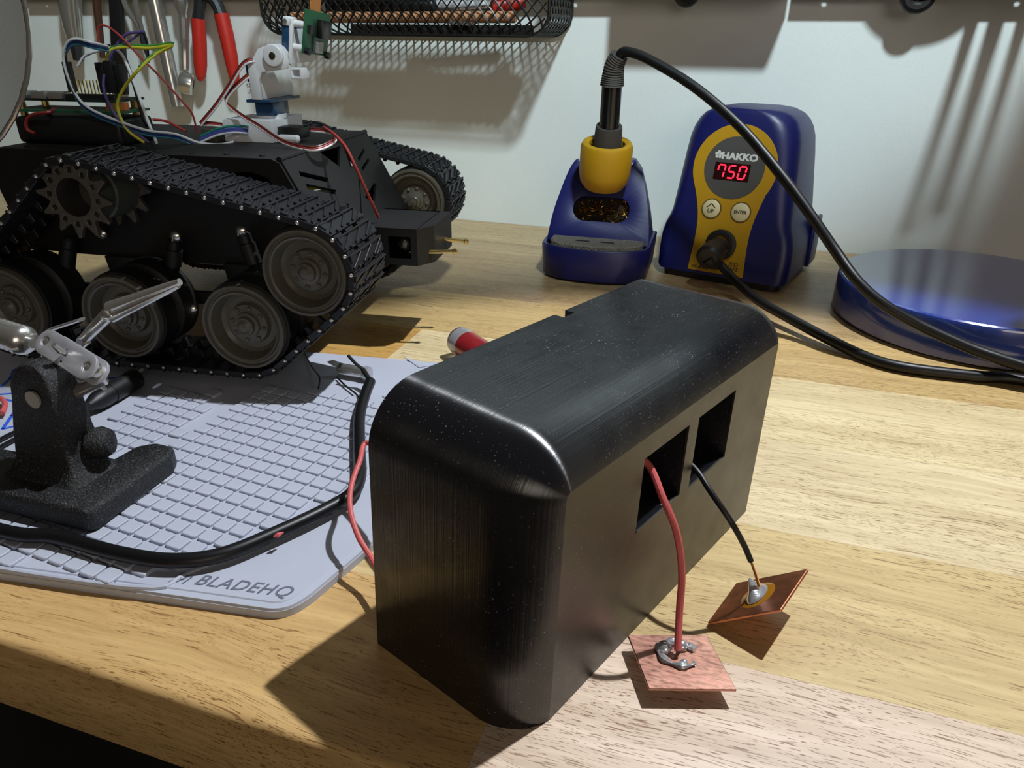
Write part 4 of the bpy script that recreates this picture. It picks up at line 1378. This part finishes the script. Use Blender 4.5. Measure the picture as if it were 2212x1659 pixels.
# ------------------------------------------------------------------ soldering iron
ir = thing('soldering_iron', 'grey-handled soldering iron resting in the yellow cradle with its black cord', 'soldering iron', (-11.6, 58.6, 8.6))
am = xf(ho) @ along(cr0, ax)
i0 = am @ Vector((0, 0, 1.2))
i1 = Vector((-11.31, 57.40, 11.73))
i2 = Vector((-11.21, 57.00, 14.54))
GRIP = M('dark_grey_foam', (58, 54, 52), .75, bump=(900, .3))
MB().lathe([(.8, 0), (1.14, .4), (1.14, 1.5), (1.02, (i1 - i0).length - .2), (.98, (i1 - i0).length), (.7, (i1 - i0).length)], 24, along(i0, i1 - i0)).build('grip', GRIP, ir, world=True)
MB().lathe([(.76, -.6), (.74, (i2 - i1).length + .2)], 24, along(i1, i2 - i1)).build('handle', M('black_gloss_plastic', (14, 14, 15), .18, spec=.6), ir, world=True)
rl = spl([i2, (-11.17, 56.90, 15.20), (-11.05, 56.70, 15.99), (-10.72, 56.50, 16.60)], 9)
rr_ = []
for i in range(len(rl)):
    t_ = i / (len(rl) - 1)
    rr_.append((.86 if t_ > .02 else .74) - .26 * t_ + (.045 if i % 2 else -.01))
MB().tube(rl, rr_, 20).build('strain_relief', GRIP, ir, world=True, smooth=25)
cord = spl([rl[-1], (-10.23, 56.30, 16.86), (-8.54, 55.80, 16.42), (-5.06, 54.60, 14.78), (-1.63, 53.00, 12.49), (1.42, 51.00, 9.81), (3.56, 49.50, 7.68), (5.11, 48.40, 6.03), (6.51, 47.00, 4.66), (8.06, 46.20, 3.62), (10.22, 45.80, 2.66), (12.73, 45.20, 1.89), (14.25, 44.80, 1.58), (15.95, 44.40, 1.31),
            (21, 43.0, .6), (30, 40, .36), (40, 36, .36), (41, 42, .36), (30, 43.5, .36), (22, 42.6, .36), (16.32, 44.85, 0.36), (13.35, 44.59, 0.36), (9.94, 44.55, 0.36), (8.00, 45.31, 0.36), (5.98, 47.12, 0.50), (3.46, 49.60, 0.80), (1.28, 52.19, 1.00), (-0.51, 55.60, 1.22), (-1.85, 56.60, 2.10)], 8)
MB().tube(cord, .34, 12).build('cord', BLKINS, ir, world=True)
p1 = xf(st) @ (front(.66) @ Vector((.1, 3.1, 0)))
p2 = Vector((-2.78, 56.00, 2.75))
pd = (p2 - p1)
MB().lathe([(.6, 0), (.72, .1), (.72, pd.length * .45), (.92, pd.length * .5), (.95, pd.length), (.75, pd.length + .25), (.42, pd.length + .3)], 20, along(p1, pd)).build('cord_plug', BLKPL, ir, world=True)
MB().tube([p2 + pd.normalized() * .2, Vector((-1.85, 56.60, 2.10)) * .4 + p2 * .6 + Vector((0, -.3, -.2)), Vector((-1.85, 56.60, 2.10))], [.5, .42, .36], 12).build('plug_boot', BLKPL, ir, world=True)

# ------------------------------------------------------------------ blue round lamp base
ldp = thing('lamp_base', 'glossy blue round metal base standing on the bench at the right', 'lamp base', (15.6, 56.0, 0))
MB().lathe([(9.0, .12), (9.15, .14), (9.15, 2.45), (9.08, 2.6), (8.95, 2.68), (.1, 2.70)], 96).build('disc', M('blue_gloss_enamel', (46, 70, 158), .16, spec=.8, coat=1.0), ldp, smooth=30)
MB().lathe([(8.9, 0), (8.9, .14)], 64).build('felt', M('black_felt', (14, 14, 14), .9), ldp)
MB().lathe([(1.0, 2.6), (1.0, 3.4), (.7, 3.5), (.7, 45)], 20, Matrix.Translation((4.0, -4.5, 0))).build('pole', M('blue_gloss_enamel', (34, 58, 140), .2), ldp)

# ------------------------------------------------------------------ small vial behind the housing
vi = thing('vial', 'tiny clear vial with a red and white label behind the black housing', 'vial', (-15.60, 38.58, 0.00))
va, vb = Vector((-16.02, 38.38, 0.95)), Vector((-14.6, 37.2, .95))
vm = along(va, vb - va)
MB().lathe([(.35, -.25), (.78, -.2), (.88, 0), (.9, .3), (.9, 3.6), (.6, 3.8)], 28, vm).build('body', GLASS, vi, world=True, smooth=50)
MB().lathe([(.83, .12), (.83, 1.0)], 28, vm, cap0=False, cap1=False).build('white_band', M('white_paper', (226, 224, 228), .6), vi, world=True)
MB().lathe([(.84, 1.0), (.84, 3.3)], 28, vm, cap0=False, cap1=False).build('red_band', M('red_paper', (200, 38, 50), .6), vi, world=True)
MB().lathe([(.845, .5), (.845, .85)], 8, vm @ Matrix.Rotation(R_(150), 4, 'Z'), cap0=False, cap1=False)

# ------------------------------------------------------------------ mesh basket on the wall
bk = thing('mesh_basket', 'black wire-mesh basket hanging on the white wall', 'basket', (-32, 71, 17.75))
BX, HWB, RB, ZB, YF, YB_ = -31.95, 13.75, 1.9, 17.75, 64.2, 71.9
RF = .9


def hwz(z):
    d = z - ZB
    return HWB if d >= RB else HWB - RB + math.sqrt(max(0, RB * RB - (RB - d) ** 2))


def fpath(s):
    """along the floor from the wall, round the fold, up the front; returns y, z"""
    L0 = YB_ - YF - RF
    if s < L0:
        return YB_ - s, ZB
    s -= L0
    if s < RF * PI / 2:
        a = s / RF
        return YF + RF - RF * math.sin(a), ZB + RF - RF * math.cos(a)
    s -= RF * PI / 2
    return YF, ZB + RF + s


LT = (YB_ - YF - RF) + RF * PI / 2 + 6.4
PX, PS = .92, 1.12
ms = MB()
nx = int(2 * HWB / PX)
for fam in (1, -1):
    for i in range(-int(LT / PS) - 1, nx + int(LT / PS) + 2):
        run = []
        s = 0.0
        while s <= LT:
            x = i * PX + fam * s / PS * PX
            u = x / nx / PX * 2 - 1
            if -1 <= u <= 1:
                y, z = fpath(s)
                run.append(Vector((BX + u * hwz(z + .02), y, z)))
            elif run:
                break
            s += PS / 4
        if len(run) > 1:
            ms.tube(run, .08, 4, caps=False)
# the two ends
for sd in (-1, 1):
    prof = []
    for j in range(7):
        a = PI / 2 * j / 6
        prof.append((HWB - RB + RB * math.sin(a), ZB + RB - RB * math.cos(a)))
    for j in range(1, 9):
        prof.append((HWB, ZB + RB + j * .8))
    cumz = [0]
    for a, b_ in zip(prof[:-1], prof[1:]):
        cumz.append(cumz[-1] + math.dist(a, b_))

    def onprof(t_):
        for j in range(len(prof) - 1):
            if cumz[j + 1] >= t_:
                k = (t_ - cumz[j]) / (cumz[j + 1] - cumz[j])
                return prof[j][0] + (prof[j + 1][0] - prof[j][0]) * k, prof[j][1] + (prof[j + 1][1] - prof[j][1]) * k
        return prof[-1]
    D = YB_ - YF
    for fam in (1, -1):
        for i in range(-int(cumz[-1] / PS) - 1, int(D / PX) + int(cumz[-1] / PS) + 2):
            run = []
            s = 0.0
            while s <= cumz[-1]:
                y = i * PX + fam * s / PS * PX
                if 0 <= y <= D:
                    x, z = onprof(s)
                    run.append(Vector((BX + sd * x, YF + y, z)))
                elif run:
                    break
                s += PS / 4
            if len(run) > 1:
                ms.tube(run, .08, 4, caps=False)
ms.build('mesh', M('black_wire', (14, 14, 15), .4), bk, world=True, smooth=60)
BW = M('black_wire', (14, 14, 15), .4)
edge = []
for j in range(13):
    a = PI / 2 * j / 12
    edge.append((HWB - RB + RB * math.sin(a), ZB + RB - RB * math.cos(a)))
for yy in (YF, YB_ - .1):
    full = [Vector((BX - e[0], yy, e[1])) for e in reversed(edge)] + [Vector((BX + e[0], yy, e[1])) for e in edge]
    full = [Vector((BX - HWB, yy, ZB + 7.2))] + full + [Vector((BX + HWB, yy, ZB + 7.2))]
    MB().tube(full, .13, 8).build('edge_wire', BW, bk, world=True)
MB().tube([(BX - HWB, YB_ - .1, ZB + 7.2), (BX - HWB, YF, ZB + 7.2), (BX + HWB, YF, ZB + 7.2), (BX + HWB, YB_ - .1, ZB + 7.2)], .18, 8).build('rim', BW, bk, world=True)
# contents
tag(MB().loft([[(x, y, z) for x, y in rrect(-37.5, -20.6, 65.2, 68.6, .8, 4)] for z in (17.83, 18.6)]).build('tool_pouch', M('black_fabric', (16, 15, 16), .9), smooth=30, bevel=.1),
    'flat black pouch on the floor of the mesh basket', 'pouch')
tag(MB().lathe([(.38, 0), (.46, .1), (.46, 22.0), (.38, 22.1)], 16, along((-43.6, 65.6, 19.12), (1, 0, .004))).build('dowel', M('peach_wood', (196, 142, 104), .6, var=.1)),
    'peach wooden stick lying along the front of the mesh basket', 'stick')
mkp = thing('marker_pen', 'thick black marker above the wooden stick in the mesh basket', 'marker', (-36, 66.4, 19.6))
MB().lathe([(.5, 0), (.58, .1), (.58, 7.0)], 18, along((-40.2, 66.6, 20.1), (1, 0, 0))).build('barrel', M('black_gloss_plastic', (14, 14, 15), .18), mkp, world=True)
MB().lathe([(.62, 0), (.62, 3.6), (.5, 3.8)], 18, along((-33.2, 66.6, 20.1), (1, 0, 0))).build('cap', BLKPL, mkp, world=True)
tag(MB().lathe([(.3, 0), (.45, .3), (.45, 8.5), (.3, 8.7)], 14, along((-31.5, 67.6, 20.2), (1, .08, 0))).build('white_pen', WHITEPL), 'white tube lying beside the marker in the mesh basket', 'tube')
rd = thing('red_driver', 'red-handled driver at the right end of the mesh basket', 'screwdriver', (-23, 66.5, 19.3))
MB().lathe([(.3, 0), (.6, .2), (.62, 2.4), (.45, 3.0)], 12, along((-24.0, 66.2, 20.0), (.9, .35, .12))).build('handle', REDRUB, rd, world=True)
MB().lathe([(.16, 0), (.16, 3.2)], 8, along((-24.0, 66.2, 20.0), (-.9, -.1, -.05))).build('shaft', CHROME, rd, world=True)
tag(MB().prism(rrect(0, 2.3, -.16, .16, .12, 3), 0, .07, frame((-27.3, 64.95, 18.75), (1, 0, -.05), (0, .3, 1), (0, -1, .3))).build('paper_clip', CHROME, smooth=0), 'shiny metal clip inside the mesh basket front', 'clip')

# ------------------------------------------------------------------ steel pegboard above, tools hanging from it
PEG = M('black_steel_panel', (20, 20, 21), .5)
for k, (x0, x1, lowx) in enumerate(((-98, .42, (-78.2, -17.3, -.15 - 1.2)), (.72, 70, (3.3, 6.1, 16.9, 19.9)))):
    hl = [circ(x, 21.75, .24, 12) for x in lowx if x0 < x < x1]
    zz = 24.8
    while zz < 40:
        xx = x0 + 2.2
        while xx < x1 - 1:
            hl.append(circ(xx, zz, .24, 10))
            xx += 3.05
        zz += 3.05
    pg = MB().plate([(x0, 20.9 - .26 * k), (x1, 20.9 - .26 * k), (x1, 41.5), (x0, 41.5)], hl, 70.65, 70.85, XZ)
    pg.build('steel_panel', PEG, smooth=0)
    pgo = bpy.context.scene.objects[-1] if False else COL.objects[-1]
    tag(pgo, ('left one of two black perforated steel panels along the top of the wall', 'right one of two black perforated steel panels along the top of the wall')[k], 'tool panel')


def hook(name, x, z, R, r, label):
    h = thing(name, label, 'hook', (x, 70.5, z))
    pts = [Vector((x + R * math.cos(a), 69.6, z + R * math.sin(a))) for a in [2 * PI * i / 24 for i in range(24)]]
    MB().tube(pts, r, 10, closed=True).build('ring', BLKPL, h, world=True)
    MB().tube([(x, 70.9, z + R), (x, 69.6, z + R + .1)], .25, 8).build('peg', BLKPL, h, world=True)


hook('ring_hook', (-7.89, 69.60, 21.13)[0], (-7.89, 69.60, 21.13)[2], .6, .52, 'black ring hook nearer the mesh basket on the steel panel')
hook('ring_hook', (9.55, 69.60, 20.84)[0], (9.55, 69.60, 20.84)[2], .82, .48, 'black ring hook above the blue round base on the steel panel')

# pliers
pz = thing('pliers', 'pliers with red handles hanging on the wall left of the basket', 'pliers', (-55.58, 69.80, 18.22))
jawm = M('dark_forged_steel', (66, 68, 72), .4, .7)
for pts, rr_, nm in (([(-57.54, 69.80, 19.07), (-57.83, 69.80, 16.90), (-58.20, 69.80, 14.66), (-58.39, 69.80, 13.47), (-58.23, 69.80, 13.11)], [.7, .72, .68, .5, .2], 'handle'),
                     ([(-54.59, 69.80, 19.50), (-54.32, 69.80, 17.37), (-54.17, 69.80, 15.18), (-54.11, 69.80, 13.30), (-53.96, 69.80, 12.85)], [.75, .75, .7, .5, .2], 'handle')):
    P = spl(pts, 4)
    R2 = []
    for i in range(len(P)):
        t_ = i / 4
        a = min(int(t_), 3)
        R2.append(rr_[a] + (rr_[a + 1] - rr_[a]) * (t_ - a))
    MB().tube(P, R2, 12).build(nm, REDRUB, pz, world=True)
MB().tube(spl([(-57.56, 69.80, 18.98), (-56.94, 69.80, 20.77), (-57.0, 69.8, 22.6), (-56.4, 69.8, 25)], 4), [.6] * 5 + [.75] * 8, 10).build('shank', jawm, pz, world=True)
MB().tube(spl([(-54.60, 69.80, 19.42), (-55.24, 69.80, 20.76), (-57.6, 69.8, 22.6), (-58.0, 69.8, 25)], 4), [.6] * 5 + [.75] * 8, 10).build('shank', jawm, pz, world=True)
MB().lathe([(1.3, -.4), (1.4, 0), (1.3, .4)], 16, along((-57.2, 69.8, 23), (0, 1, 0))).build('joint', jawm, pz, world=True)

# ring spanner
rs = thing('ring_spanner', 'chrome spanner with a round open end hanging beside the pliers', 'spanner', (-60.61, 70.00, 12.67))
rc = Vector((-60.25, 69.60, 12.79))
MB().tube(spl([(-59.36, 70.00, 22.05), (-59.58, 70.00, 19.07), (-59.92, 69.90, 16.43), (-60.20, 69.70, 14.17)], 5), [.75] * 4 + [.5] * 6 + [.42] * 6, 10).build('shank', CHROME, rs, world=True)
MB().lathe([(.55, -.7), (1.0, -.75), (1.15, -.5), (1.15, .5), (1.0, .7), (.55, .7)], 24, along(rc, (.75, .5, -.25)), cap0=False, cap1=False).build('ring_end', CHROME, rs, world=True)
MB().lathe([(.56, -.6), (.56, .5)], 20, along(rc, (.75, .5, -.25))).build('ring_bore', BLKPL, rs, world=True)

# long chrome rod, tweezers, black bar, thin brown handle, chrome handle
tag(MB().tube([(-63.09, 70.20, 23.35), (-62.94, 70.10, 20.80), (-62.59, 70.00, 15.49), (-62.24, 69.90, 10.35)], [.75, .75, .72, .7], 14).build('chrome_rod', CHROME), 'long chrome rod leaning on the wall behind the coloured wires', 'rod')
tw = thing('tweezers', 'steel tweezers with dark tips hanging behind the coloured wires', 'tweezers', (-65.32, 69.90, 17.71))
MB().tube(spl([(-67.01, 69.90, 22.10), (-66.57, 69.90, 19.93), (-65.51, 69.90, 18.16), (-65.11, 69.90, 15.91)], 5), [.3] * 8 + [.22] * 8, 8).build('arm', CHROME, tw, world=True)
MB().tube(spl([(-65.00, 69.70, 22.08), (-65.10, 69.70, 19.92), (-65.05, 69.80, 18.16), (-65.11, 69.90, 15.91)], 5), [.3] * 8 + [.22] * 8, 8).build('arm', CHROME, tw, world=True)
MB().tube([(-65.02, 69.70, 17.89), (-64.94, 69.70, 16.82), (-64.86, 69.70, 14.72)], [.3, .4, .06], 8).build('tips', jawm, tw, world=True)
tag(MB().prism([(-.9, 0), (.9, 0), (.7, 14), (-.7, 14)], -.3, .3, frame((-69.91, 70.00, 11.30), (1, 0, 0), Vector((-67.23, 70.00, 24.24)) - Vector((-69.91, 70.00, 11.30)), (0, -1, .05))).build('black_bar', BLKPL, bevel=.1),
    'flat black bar hanging upright behind the jumper wires', 'tool')
tag(MB().tube([(-70.32, 70.20, 23.45), (-70.95, 70.20, 19.94), (-71.63, 70.20, 15.10)], [.4, .42, .3], 10).build('brown_handle', M('brown_lacquer', (70, 46, 34), .3)), 'thin dark brown handle hanging left of the flat black bar', 'tool')
ch = thing('chrome_handle_tool', 'leftmost chrome-handled tool hanging on the wall', 'tool', (-74.56, 70.00, 18.11))
MB().tube([(-73.58, 70.00, 23.47), (-74.49, 70.00, 19.94), (-74.69, 70.00, 18.11), (-74.75, 70.00, 16.71)], [1.15, 1.15, 1.0, .8], 16).build('handle', CHROME, ch, world=True)
MB().tube([(-74.75, 70.00, 16.71), (-74.96, 70.00, 14.81)], [.75, .55], 6).build('tip', jawm, ch, world=True)

# unseen things on the panel above, placed for their shadows on the wall
tag(MB().box((-12.6, 66.9, 20.95), (.6, 70.6, 27)).build('parts_bin', M('grey_bin', (90, 92, 96), .5), bevel=.3), 'grey parts bin on the steel panel right of the basket', 'bin')
tpr = MB().lathe([(3.0, 0), (3.0, 2.2)], 40, along((10.6, 70.4, 26.2), (0, -1, 0)), cap0=False, cap1=False)
tpr.lathe([(3.0, 0), (4.7, 0), (4.7, 2.2), (3.0, 2.2)], 40, along((10.6, 70.4, 26.2), (0, -1, 0)), cap0=False, cap1=False)
tag(tpr.build('tape_roll', M('tape', (190, 170, 120), .5)), 'roll of tape on the steel panel above the blue base', 'tape')
for k, (x, z_, r, y0) in enumerate(((14.3, 21.9, .42, 57), (15.9, 22.3, .55, 58), (17.6, 21.9, .4, 56), (21.6, 22.9, 1.9, 56))):  # added rods out of view, sized to throw shadow streaks down the wall
    pg_ = thing('shadow_peg', ('thin added shadow-casting peg next to the tape roll', 'second added shadow-casting peg from the tape roll', 'third added shadow-casting peg from the tape roll', 'stout added shadow-casting peg furthest from the tape roll')[k] + ' on the panel', 'peg', (x, 70.6, z_), 0, 'added shadow-casting pegs on the steel panel')
    MB().lathe([(r, 0), (r, 70.6 - y0 - .3), (r * 1.2, 70.6 - y0 - .2), (r * 1.2, 70.6 - y0)], 14, along((0, 0, 0), (0, -1, 0))).build('arm', STEEL, pg_)
    MB().box((-r * 1.3, -.35, -r * 1.2), (r * 1.3, 0, r * 1.6)).build('foot_plate', BLKPL, pg_, bevel=.05)
